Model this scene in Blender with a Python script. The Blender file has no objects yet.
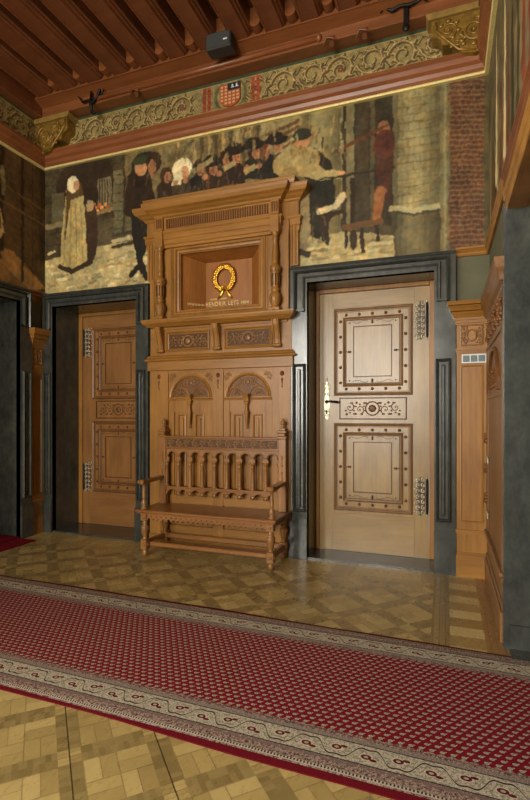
import bpy, bmesh, math, random
import numpy as np
from mathutils import Vector
random.seed(7); np.random.seed(7)
PI = math.pi
C = bpy.context.scene.collection
SC = bpy.context.scene

# ---------------------------------------------------------------- camera
FPX = 489.0; CAM_D = 4.62; CAM_H = 1.40; YAW = math.atan(180/489)
cam = bpy.data.cameras.new('camera'); cam_o = bpy.data.objects.new('camera', cam); C.objects.link(cam_o)
cam.sensor_fit = 'VERTICAL'; cam.sensor_height = 36.0; cam.lens = FPX/800*36.0
cam.shift_y = 14/800; cam.clip_start = 0.03
cam_o.location = (0, -CAM_D, CAM_H); cam_o.rotation_euler = (PI/2, 0, YAW)
SC.camera = cam_o

# ---------------------------------------------------------------- world, light, exposure
w = bpy.data.worlds.new('world'); SC.world = w; w.use_nodes = True
w.node_tree.nodes['Background'].inputs[0].default_value = (0.75, 0.86, 1.0, 1)
w.node_tree.nodes['Background'].inputs[1].default_value = 0.6
SC.view_settings.view_transform = 'Standard'; SC.view_settings.look = 'None'
SC.view_settings.gamma = 1; SC.view_settings.exposure = 0.75
ROOM_Y = -9.4            # wall behind the camera
ROOM_H = 5.22
WIN = [(-4.2, -3.2), (-2.3, -1.1)]                                     # window opening in that wall
LWIN = [(-5.0, -6.2), (-7.3, -8.5)]        # window openings in the left wall
WZ0, WZ1 = 0.9, 4.0
WCOL = (1.0, 0.96, 0.86)
def daylight(loc, rot, wd, power):
    l = bpy.data.lights.new('daylight', 'AREA'); l.shape = 'RECTANGLE'; l.size = wd; l.size_y = WZ1-WZ0
    l.energy = power; l.color = WCOL; o = bpy.data.objects.new('daylight', l); C.objects.link(o)
    o.location = loc; o.rotation_euler = rot
for (a, b), p_ in zip(WIN, (190, 260)): daylight(((a+b)/2, ROOM_Y-.3, (WZ0+WZ1)/2), (PI/2, 0, 0), b-a, p_)
for (a, b), p_ in zip(LWIN, (330, 330)): daylight((-4.53-.5, (a+b)/2, (WZ0+WZ1)/2), (PI/2, 0, -PI/2), a-b, p_)

# ---------------------------------------------------------------- helpers
def cx_(px, py, Y=0.0):
    """photo measurement -> point (X, Z) on the vertical plane at Y"""
    c, s = math.cos(YAW), math.sin(YAW); u = (px-265)/FPX; d = CAM_D+Y
    X = d*(u*c-s)/(c+u*s); dep = -X*s+d*c
    return X, CAM_H+(414-py)*dep/FPX
def onx(px, py, X):
    c, s = math.cos(YAW), math.sin(YAW); u = (px-265)/FPX
    d = X*(c+u*s)/(u*c-s); dep = -X*s+d*c
    return d-CAM_D, CAM_H+(414-py)*dep/FPX
def lin(c):
    if isinstance(c, str): c = tuple(int(c[i:i+2], 16)/255 for i in (0, 2, 4))
    return tuple(x/12.92 if x <= .04045 else ((x+.055)/1.055)**2.4 for x in c)

class MB:
    def __init__(s): s.v = []; s.f = []; s.sm = []
    def add(s, vs, fs, smooth=False):
        n = len(s.v); s.v += [tuple(p) for p in vs]; s.f += [tuple(i+n for i in f) for f in fs]; s.sm += [smooth]*len(fs); return s
    def box(s, x0, x1, y0, y1, z0, z1, b=0.0):
        x0, x1 = sorted((x0, x1)); y0, y1 = sorted((y0, y1)); z0, z1 = sorted((z0, z1))
        b = min(b, (x1-x0)*.45, (y1-y0)*.45, (z1-z0)*.45)
        if b <= 0:
            v = [(x, y, z) for z in (z0, z1) for y in (y0, y1) for x in (x0, x1)]
            return s.add(v, [(0,2,3,1),(4,5,7,6),(0,1,5,4),(2,6,7,3),(0,4,6,2),(1,3,7,5)])
        bm = bmesh.new(); bmesh.ops.create_cube(bm, size=1)
        for q in bm.verts:
            q.co = Vector(((x0+x1)/2+q.co.x*(x1-x0), (y0+y1)/2+q.co.y*(y1-y0), (z0+z1)/2+q.co.z*(z1-z0)))
        bmesh.ops.bevel(bm, geom=list(bm.edges), offset=b, segments=1, affect='EDGES')
        return s.addbm(bm)
    def addbm(s, bm, smooth=False):
        bm.verts.index_update(); s.add([q.co[:] for q in bm.verts], [[q.index for q in f.verts] for f in bm.faces], smooth); bm.free(); return s
    def prism(s, poly, m0, m1, mp, smooth=False):
        """polygon (a,b) extruded from m0 to m1 along w, mp(a,b,w)->xyz"""
        n = len(poly)
        v = [mp(a, b, m0) for a, b in poly]+[mp(a, b, m1) for a, b in poly]
        f = [tuple(range(n))[::-1], tuple(range(n, 2*n))]
        s.add(v, f); k = len(s.v)-2*n
        s.f += [(k+i, k+(i+1) % n, k+n+(i+1) % n, k+n+i) for i in range(n)]; s.sm += [smooth]*n
        return s
    def sweep(s, path, prof, mp, closed=False, side=1):
        """profile (off, w) swept with mitres along a 2D path; off to the left of the path * side"""
        n = len(path); P = [Vector(p) for p in path]; rows = []
        for i in range(n):
            if closed or 0 < i < n-1:
                d0 = (P[i]-P[i-1]).normalized(); d1 = (P[(i+1) % n]-P[i]).normalized()
            elif i == 0: d0 = d1 = (P[1]-P[0]).normalized()
            else: d0 = d1 = (P[i]-P[i-1]).normalized()
            n0 = Vector((-d0.y, d0.x)); n1 = Vector((-d1.y, d1.x)); m = n0+n1
            m = m/max(m.dot(n0), 1e-6) if m.length > 1e-6 else n0
            rows.append([mp(P[i].x+m.x*o*side, P[i].y+m.y*o*side, w_) for o, w_ in prof])
        k = len(prof); v = [p for r in rows for p in r]; f = []
        for i in range(n if closed else n-1):
            j = (i+1) % n
            for q in range(k):
                r = (q+1) % k
                f.append((i*k+q, j*k+q, j*k+r, i*k+r))
        if not closed: f += [tuple(range(k)), tuple(range((n-1)*k, n*k))[::-1]]
        return s.add(v, f)
    def lathe(s, prof, x, y, seg=14, axis='z', z=0):
        v = []; f = []
        for r, h in prof:
            for i in range(seg):
                a = 2*PI*i/seg
                if axis == 'z': v.append((x+r*math.cos(a), y+r*math.sin(a), z+h))
                elif axis == 'x': v.append((x+h, y+r*math.cos(a), z+r*math.sin(a)))
                else: v.append((x+r*math.cos(a), y+h, z+r*math.sin(a)))
        k = len(prof)
        for j in range(k-1):
            for i in range(seg):
                f.append((j*seg+i, j*seg+(i+1) % seg, (j+1)*seg+(i+1) % seg, (j+1)*seg+i))
        f.append(tuple(range(seg))[::-1]); f.append(tuple(range((k-1)*seg, k*seg)))
        return s.add(v, f, True)
    def tube(s, pts, r, seg=6, flat=1.0, up=(0, 1, 0)):
        P = [Vector(p) for p in pts]; n = len(P); rr = r if isinstance(r, (list, tuple)) else [r]*n
        up = Vector(up); v = []; f = []
        for i in range(n):
            t = (P[min(i+1, n-1)]-P[max(i-1, 0)]); t = t.normalized() if t.length > 1e-9 else Vector((1, 0, 0))
            a = t.cross(up)
            if a.length < 1e-4: a = t.cross(Vector((0.3, 0.2, 1)))
            a.normalize(); b = a.cross(t).normalized()
            for k in range(seg):
                q = 2*PI*k/seg
                v.append(P[i]+a*rr[i]*math.cos(q)+b*rr[i]*flat*math.sin(q))
        for i in range(n-1):
            for k in range(seg):
                f.append((i*seg+k, i*seg+(k+1) % seg, (i+1)*seg+(k+1) % seg, (i+1)*seg+k))
        f.append(tuple(range(seg))[::-1]); f.append(tuple(range((n-1)*seg, n*seg)))
        return s.add(v, f, True)
    def blob(s, c, rx, ry, rz, seg=8, rings=5):
        v = [(c[0], c[1], c[2]-rz)]; f = []
        for j in range(1, rings):
            a = PI*j/rings
            for i in range(seg):
                b = 2*PI*i/seg
                v.append((c[0]+rx*math.sin(a)*math.cos(b), c[1]+ry*math.sin(a)*math.sin(b), c[2]-rz*math.cos(a)))
        v.append((c[0], c[1], c[2]+rz)); L = len(v)-1
        for i in range(seg):
            f.append((0, 1+(i+1) % seg, 1+i)); f.append((L, L-seg+i, L-seg+(i+1) % seg))
            for j in range(rings-2):
                f.append((1+j*seg+i, 1+j*seg+(i+1) % seg, 1+(j+1)*seg+(i+1) % seg, 1+(j+1)*seg+i))
        return s.add(v, f, True)

ORI = {}
def base_of(mb):
    a = np.array(mb.v); return ((a[:,0].min()+a[:,0].max())/2, (a[:,1].min()+a[:,1].max())/2, a[:,2].min())
def clusters(mb):
    n = len(mb.v); p = list(range(n))
    def fd(a):
        while p[a] != a: p[a] = p[p[a]]; a = p[a]
        return a
    for f in mb.f:
        a = fd(f[0])
        for q in f[1:]: p[fd(q)] = a
    comp = {}
    for i in range(n): comp.setdefault(fd(i), []).append(i)
    V = np.array(mb.v); K = list(comp.values()); B = [(V[k].min(0)-.002, V[k].max(0)+.002) for k in K]; r = list(range(len(K)))
    def f2(a):
        while r[a] != a: a = r[a]
        return a
    for i in range(len(K)):
        for j in range(i):
            if (B[i][0] <= B[j][1]).all() and (B[j][0] <= B[i][1]).all(): r[f2(i)] = f2(j)
    out = {}
    for i in range(len(K)): out.setdefault(f2(i), set()).update(K[i])
    return list(out.values())
def obj(name, mb, m, parent=None, label=None, cat=None, group=None, kind=None):
    if parent and len(mb.f) < 4000:
        cl = clusters(mb)
        if 1 < len(cl) <= 8:
            for c_ in cl:
                s_ = MB(); mp_ = {}
                for i in sorted(c_): mp_[i] = len(s_.v); s_.v.append(mb.v[i])
                for f, sm in zip(mb.f, mb.sm):
                    if f[0] in mp_: s_.f.append(tuple(mp_[q] for q in f)); s_.sm.append(sm)
                o = obj1(name, s_, m, parent, label, cat, group, kind)
            return o
    return obj1(name, mb, m, parent, label, cat, group, kind)
def obj1(name, mb, m, parent=None, label=None, cat=None, group=None, kind=None):
    org = ORI[parent.name] if parent else base_of(mb)
    me = bpy.data.meshes.new(name)
    me.from_pydata([(p[0]-org[0], p[1]-org[1], p[2]-org[2]) for p in mb.v], [], mb.f); me.validate()
    bm = bmesh.new(); bm.from_mesh(me); bmesh.ops.recalc_face_normals(bm, faces=bm.faces); bm.to_mesh(me); bm.free()
    if len(me.polygons) == len(mb.sm): me.polygons.foreach_set('use_smooth', mb.sm)
    me.materials.append(m)
    o = bpy.data.objects.new(name, me); C.objects.link(o)
    if parent: o.parent = parent; ORI[o.name] = org
    else: o.location = org; ORI[o.name] = org
    return tag(o, label, cat, group, kind)
def tag(o, label=None, cat=None, group=None, kind=None):
    if label: o['label'] = label
    if cat: o['category'] = cat
    if group: o['group'] = group
    if kind: o['kind'] = kind
    return o
def thing(name, loc, label=None, cat=None, group=None, kind=None):
    o = bpy.data.objects.new(name, None); C.objects.link(o); o.location = loc; ORI[o.name] = tuple(loc)
    o.empty_display_size = .1
    return tag(o, label, cat, group, kind)
def copy_tree(o, parent=None):
    c = o.copy(); C.objects.link(c); c.parent = parent
    for ch in [q for q in C.objects if q.parent == o]: copy_tree(ch, c)
    return c
def move(o, d): o.location = (o.location[0]+d[0], o.location[1]+d[1], o.location[2]+d[2])

# ---------------------------------------------------------------- material kit
class N:
    """tiny expression language over Math nodes"""
    nt = None
    def __init__(s, sock): s.s = sock
    @staticmethod
    def m(op, *a, clamp=False):
        n = N.nt.nodes.new('ShaderNodeMath'); n.operation = op; n.use_clamp = clamp
        for i, x in enumerate(a):
            if isinstance(x, N): N.nt.links.new(x.s, n.inputs[i])
            else: n.inputs[i].default_value = float(x)
        return N(n.outputs[0])
    def __add__(s, o): return N.m('ADD', s, o)
    __radd__ = __add__
    def __sub__(s, o): return N.m('SUBTRACT', s, o)
    def __rsub__(s, o): return N.m('SUBTRACT', o, s)
    def __mul__(s, o): return N.m('MULTIPLY', s, o)
    __rmul__ = __mul__
    def __truediv__(s, o): return N.m('DIVIDE', s, o)
    def __lt__(s, o): return N.m('LESS_THAN', s, o)
    def __gt__(s, o): return N.m('GREATER_THAN', s, o)
def fl(a): return N.m('FLOOR', a)
def fr(a): return N.m('FRACT', a)
def ab(a): return N.m('ABSOLUTE', a)
def mx(a, b): return N.m('MAXIMUM', a, b)
def mn(a, b): return N.m('MINIMUM', a, b)
def mixc(f, a, b, blend='MIX'):
    n = N.nt.nodes.new('ShaderNodeMix'); n.data_type = 'RGBA'; n.blend_type = blend
    for i, x in ((0, f), (6, a), (7, b)):
        if isinstance(x, N): N.nt.links.new(x.s, n.inputs[i])
        elif i == 0: n.inputs[0].default_value = x
        else: n.inputs[i].default_value = (*x, 1)
    return N(n.outputs[2])
def newmat(name, rough=.5, spec=.5, metal=0.0):
    m = bpy.data.materials.new(name); m.use_nodes = True; N.nt = m.node_tree
    b = m.node_tree.nodes['Principled BSDF']
    b.inputs['Roughness'].default_value = rough; b.inputs['Metallic'].default_value = metal
    b.inputs['Specular IOR Level'].default_value = spec
    return m, b
def setc(b, c):
    if isinstance(c, N): N.nt.links.new(c.s, b.inputs['Base Color'])
    else: b.inputs['Base Color'].default_value = (*c, 1)
def coords(kind='Object'):
    t = N.nt.nodes.new('ShaderNodeTexCoord'); sp = N.nt.nodes.new('ShaderNodeSeparateXYZ')
    N.nt.links.new(t.outputs[kind], sp.inputs[0]); return N(t.outputs[kind]), N(sp.outputs[0]), N(sp.outputs[1]), N(sp.outputs[2])
def geo():
    t = N.nt.nodes.new('ShaderNodeNewGeometry'); sp = N.nt.nodes.new('ShaderNodeSeparateXYZ')
    N.nt.links.new(t.outputs['Position'], sp.inputs[0]); return N(t.outputs['Position']), N(sp.outputs[0]), N(sp.outputs[1]), N(sp.outputs[2])
def noise(vec, scale, st=(1, 1, 1), detail=4, rough=.6):
    mp = N.nt.nodes.new('ShaderNodeMapping'); mp.inputs['Scale'].default_value = st
    N.nt.links.new(vec.s, mp.inputs[0])
    n = N.nt.nodes.new('ShaderNodeTexNoise'); n.inputs['Scale'].default_value = scale
    n.inputs['Detail'].default_value = detail; n.inputs['Roughness'].default_value = rough
    N.nt.links.new(mp.outputs[0], n.inputs[0]); return N(n.outputs[0])
def ramp(f, stops):
    n = N.nt.nodes.new('ShaderNodeValToRGB'); e = n.color_ramp.elements
    while len(e) < len(stops): e.new(.5)
    for q, (p, c) in zip(e, stops): q.position = p; q.color = (*c, 1)
    N.nt.links.new(f.s, n.inputs[0]); return N(n.outputs[0])
def bump(b, h, dist=.002, strength=.6):
    n = N.nt.nodes.new('ShaderNodeBump'); n.inputs['Distance'].default_value = dist; n.inputs['Strength'].default_value = strength
    N.nt.links.new(h.s, n.inputs['Height']); N.nt.links.new(n.outputs[0], b.inputs['Normal'])
def sc3(c, k): return tuple(x*k for x in c)

def wood(name, col, grain='z', rough=.38, spec=.45, var=.5):
    m, b = newmat(name, rough, spec); v, x, y, z = coords()
    st = {'z': (1, 1, .05), 'x': (.05, 1, 1), 'y': (1, .05, 1)}[grain]
    g = noise(v, 38, st, 8, .75); l = noise(v, 5.0, (1, 1, .3) if grain == 'z' else (.3, 1, 1), 4)
    k1 = 1-var*.95
    c = ramp(g, [(.34, sc3(col, k1)), (.5, col), (.66, sc3(col, 1+var*.45))])
    c = mixc(.5, c, ramp(l, [(.32, (col[0]*.55, col[1]*.48, col[2]*.40)), (.68, sc3(col, 1.35))]))
    setc(b, c); bump(b, g, .0012, .35); return m
OAK = lin('96692f'); 
M = {}
M['oak_v'] = wood('oak_vertical_grain', OAK, 'z')
M['oak_h'] = wood('oak_horizontal_grain', OAK, 'x')
M['oak_y'] = wood('oak_depth_grain', OAK, 'y')
M['door_v'] = wood('door_oak_vertical', lin('977a49'), 'z', .3, .6, .35)
M['door_h'] = wood('door_oak_horizontal', lin('977a49'), 'x', .3, .6, .35)
M['door_mould'] = wood('door_moulding_oak', lin('84623a'), 'z', .35, .5, .4)
M['carve'] = wood('carved_dark_oak', lin('6b4524'), 'z', .45, .4)
M['ground'] = wood('dark_stained_ground', lin('56391c'), 'x', .5, .3); M['relief'] = wood('carved_relief_oak', lin('8d6436'), 'z', .35, .5)
M['stud'] = wood('stud_dark_wood', lin('6b3f22'), 'z', .35)
M['inlay'] = wood('inlay_dark_wood', lin('50301a'), 'z', .4)
M['niche'] = wood('niche_oak', lin('9a6430'), 'z', .4)
M['bench'] = wood('bench_oak_vertical', lin('94683a'), 'z', .32, .5)
M['bench_h'] = wood('bench_oak_horizontal', lin('8a5e34'), 'x', .3, .5)
M['cab_v'] = wood('cabinet_dark_oak', lin('77532f'), 'z', .4, .45); M['cab_y'] = wood('cabinet_dark_oak_long', lin('77532f'), 'y', .4, .45)
M['redwood'] = wood('red_stained_wood', lin('7c4a28'), 'x', .36, .5)
M['redwood_y'] = wood('red_stained_beam_wood', lin('74442a'), 'y', .4, .45)
M['board'] = wood('ceiling_board_wood', lin('4e2c16'), 'y', .5, .3)
M['trimwood'] = wood('russet_moulding_wood', lin('86502e'), 'x', .33, .5)

def simple(name, col, rough=.5, metal=0.0, spec=.5, nz=None):
    m, b = newmat(name, rough, spec, metal); v, x, y, z = coords()
    if nz:
        g = noise(v, nz[0], (1, 1, 1), 5); setc(b, ramp(g, [(.3, sc3(col, 1-nz[1])), (.7, sc3(col, 1+nz[1]))]))
        bump(b, g, .002, nz[2] if len(nz) > 2 else .2)
    else: setc(b, col)
    return m
def marble():
    m, b = newmat('blue_grey_marble', .2, .8); v, x, y, z = coords()
    g = noise(v, 3.5, (1, 1, 1), 8, .7); h = noise(v, 22, (1, 1, .5), 5, .6)
    c = ramp(g, [(.3, lin('252827')), (.55, lin('3f423e')), (.75, lin('5b5c51'))])
    c = mixc(.35, c, ramp(h, [(.35, lin('262928')), (.7, lin('51544d'))])); setc(b, c)
    r = noise(v, 9, (1, 1, 1), 3); N.nt.links.new((r*.14+.14).s, b.inputs['Roughness']); return m
M['marble'] = marble()
M['gold'] = simple('gilt_metal', lin('e8b848'), .28, 1.0, .5, (40, .15))
M['slab'] = simple('dull_gilt_wood', lin('96793f'), .45, .2, .5, (12, .25))
M['letter'] = simple('pale_gilt_letters', lin('e6d08a'), .4, .3)
M['giltline'] = simple('gilded_rail', lin('e8d690'), .4, .2, .5, (30, .1))
M['giltwood'] = simple('gilded_carved_wood', lin('8a6a2c'), .4, .35, .5, (14, .5))
M['iron'] = simple('blackened_iron', lin('26221f'), .5, .7, .5, (30, .3))
M['nickel'] = simple('worn_silvered_metal', lin('c4bfa2'), .4, .6, .5, (60, .4))
M['plastic'] = simple('dark_grey_plastic', lin('2b2c2d'), .5)
M['white'] = simple('white_plastic', lin('d8dad6'), .4)
M['socket'] = simple('grey_switch_plate', lin('5e6f72'), .4)
M['plaster'] = simple('grey_green_painted_wall', lin('5f5d47'), .7, 0, .3, (5, .15))
M['wallpl'] = simple('warm_room_plaster', lin('756a50'), .8, 0, .2, (4, .1))
M['redcarpet'] = simple('crimson_carpet_pile', lin('6d0f1e'), .95, 0, .1, (120, .3, .6))

def parquet():
    m, b = newmat('oak_parquet', .28, .5); v, X, Y, Z = geo()
    S = (X+Y+0.05)/0.49; D = (X-Y-0.035)/0.515
    si, di = fl(S), fl(D); a = fr(S); q = fr(D)
    ea = mn(a, 1-a); eq = mn(q, 1-q)                        # distance to the seams
    strip = mx(ea < .13, eq < .13)
    # small squares of planks inside a panel
    ia = (a-.13)/.74*2; iq = (q-.13)/.74*2
    par = fr((fl(ia)+fl(iq)+si+di)*.5)*2
    pl = fr(mixv(par > .5, ia, iq)*2); plid = fl(mixv(par > .5, ia, iq)*2)+fl(ia)*3+fl(iq)*7+si*13+di*29
    seam_in = mx(pl < .05, mx(fr(ia) < .04, fr(iq) < .04))
    ps = mixv(ea < .13, a, q)
    e = mn(ps, 1-ps)/.13
    seam_st = mx(mx(e < .05, ab(e-.5) < .03), e > .97)
    idst = si*17+di*5+fl(e*2)*3+(ea < .13)*11
    idv = mixv(strip, plid, idst); seam = mixv(strip, seam_in, seam_st)
    # border bands: along the back wall and along the right wall
    br = X > -.085; bb = Y > -.42
    rx = mx(X < .03, X > .235); ry = mx(Y < -.34, Y > -.05)
    idr = mixv(rx, fl(Y/.145)*5+3, fl(X/.037)*7+1); idb = mixv(ry, fl(X/.19)*5+2, fl(Y/.04)*9+1)
    sr = mixv(rx, fr(Y/.145) < .02, fr(X/.037) < .13); sb = mixv(ry, fr(X/.19) < .02, fr(Y/.04) < .12)
    idv = mixv(bb, idv, idb); seam = mixv(bb, seam, sb)
    idv = mixv(br, idv, idr); seam = mixv(br, seam, sr)
    wn = N.nt.nodes.new('ShaderNodeTexWhiteNoise'); wn.noise_dimensions = '1D'; N.nt.links.new(idv.s, wn.inputs['W'])
    rnd = N(wn.outputs[0])
    g = noise(v, 26, (1, .35, 1), 6, .7); dirt = noise(v, 5, (1, 1, 1), 6, .75)
    base = ramp(rnd*.55+g*.45, [(.2, lin('9a8450')), (.5, lin('ab945c')), (.85, lin('bda66c'))])
    base = mixc(mixv(mx(br, bb), strip*.12, 0.0), base, lin('6d5530'))
    mid = br*(1-rx); base = mixc(mid*(fr(Y/.29) < .5)*.55, base, lin('86683a')); base = mixc(mid*(fr(Y/.29) > .5)*.4, base, lin('d2be86'))
    dark = mx(br*(X > .235), 0.0)
    base = mixc(dark*.7, base, lin('7a4d26')); base = mixc(br*(X < .03)*.45, base, lin('5e4828'))
    base = mixc(ramp(dirt, [(.5, (0, 0, 0)), (.8, (.3, .3, .3))]), base, lin('6a5a35'))
    near = (fr(S+.008) < .016)*(X+Y < -3.7)*(Y < -2.7)
    base = mixc(seam*.4, base, lin('3a2a14')); base = mixc(near*.85, base, lin('1e1a12'))
    setc(b, base)
    N.nt.links.new((g*.18+dirt*.16+.12).s, b.inputs['Roughness']); bump(b, seam*-1.0+g*.2, .001, .5); return m
def mixv(f, a, b):
    """f ? b : a"""
    n = N.nt.nodes.new('ShaderNodeMix'); n.data_type = 'FLOAT'
    for i, x in ((0, f), (2, a), (3, b)):
        if isinstance(x, N): N.nt.links.new(x.s, n.inputs[i])
        else: n.inputs[i].default_value = x
    return N(n.outputs[0])
M['parquet'] = parquet()

def rug_mat():
    m, b = newmat('red_woven_rug', .95, .08); v, X, Y, Z = coords()
    RW = .655
    e = RW-ab(Y)                                            # distance to the long edge
    red = lin('7e1320'); dred = lin('5a1820'); beige = lin('a69a86'); grey = lin('7b7264'); rose = lin('80564e'); navy = lin('2e2630')
    # field of little staggered drops
    rv = Y/.0310; row = fl(rv); uu = X/.0415+row*.5; cu = fr(uu)-.5; cv = fr(rv)-.5
    d = (cu*cu)/(.42*.42)+(cv*cv)/(.42*.42)
    d2 = ((cu+.05)*(cu+.05))/(.26*.26)+((cv+.04)*(cv+.04))/(.25*.25); hook = ((cu-.26)*(cu-.26))/(.012)+((cv-.18)*(cv-.18))/(.012)
    core = ((cu+.05)*(cu+.05))/(.10*.10)+((cv+.04)*(cv+.04))/(.12*.12)
    f = mixc(d < 1, red, lin('5e1f28')); f = mixc(mx(d2 < 1, hook < .8), f, lin('aa9d89')); f = mixc(core < 1, f, lin('93786a'))
    # flowery bands
    nz = noise(v, 150, (1, 1, 1), 3, .8); nz2 = noise(v, 75, (1, 1, 1), 2, .6)
    fine = mixc(nz > .5, mixc(nz2 > .5, rose, grey), beige); fine = mixc((nz2 > .55)*(nz > .48), fine, lin('4c2c30'))
    # main band: hooked vine with drops
    c0 = .170; P = .25
    s_ = N.m('SINE', X*(2*PI/P)); t = (e-c0)
    vc = (s_+N.m('SINE', X*(6*PI/P))*.22)*.042
    vine = ab(t-vc) < .0045
    ph = fr(X/(P/2))-.5; sg = (fr(X/P) < .5)*2-1
    tt = t+sg*.010
    bo = ((ph+.04)*(ph+.04))/(.17*.17)+((tt*tt)/(.015*.015)); tail = (((ph-.2)*(ph-.2))/(.12*.12))+(((tt+sg*.012)*(tt+sg*.012))/(.008*.008))
    mainc = mixc(nz2 > .52, lin('b5ab94'), lin('8a8a72')); mainc = mixc((nz > .6), mainc, rose); mainc = mixc(ab(t-vc) < .008, mainc, lin('b5ab94')); mainc = mixc(vine, mainc, lin('3d2a2e'))
    curl = ab(t+N.m('SINE', X*(2*PI/.0625))*.022) < .0022; mainc = mixc(curl, mainc, lin('7d6a60'))
    mainc = mixc(mx(bo < 1.7, tail < 1.6), mainc, lin('beb39c')); mainc = mixc(mx(bo < 1, tail < 1), mainc, dred); mainc = mixc(bo < .2, mainc, beige)
    line = lambda p, w_: ab(e-p) < w_
    edge_in = N.m('SINE', X*151)*.006+.283
    c = mixc(e < edge_in, f, fine); c = mixc(line(.268, .002), c, lin('6e4a46'))
    c = mixc(line(.243, .012), c, lin('74625a')); c = mixc(line(.243, .0115)*(nz > .5), c, lin('93867a'))
    c = mixc((e < .228), c, mainc); c = mixc(line(.228, .0025), c, navy)
    c = mixc(e < .112, c, fine); c = mixc(line(.112, .003), c, navy); c = mixc(line(.098, .010)*(nz2 > .45), c, lin('74625a'))
    c = mixc(line(.044, .008), c, lin('a69a86')); c = mixc(line(.046, .005)*(fr(X/.014) < .5), c, navy)
    c = mixc(e < .028, c, lin('5c0e18'))
    tuft = noise(v, 260, (1, .4, 1), 2); tu = ramp(tuft, [(.25, (.72, .72, .72)), (.75, (1.2, 1.2, 1.2))]); c = mixc(1.0, c, tu, 'MULTIPLY')
    setc(b, c); bump(b, tuft, .003, .5); return m
M['rug'] = rug_mat()

def vcol_mat(name, rough, spec=.3):
    m, b = newmat(name, rough, spec); n = N.nt.nodes.new('ShaderNodeVertexColor'); n.layer_name = 'Col'
    v, x, y, z = coords(); g = noise(v, 90, (1, 1, 1), 3)
    setc(b, N(n.outputs[0])); bump(b, g, .001, .3); return m
M['mural'] = vcol_mat('oil_painted_canvas', .55, .25); M['frieze'] = vcol_mat('painted_gilt_leather', .5, .35)

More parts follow.
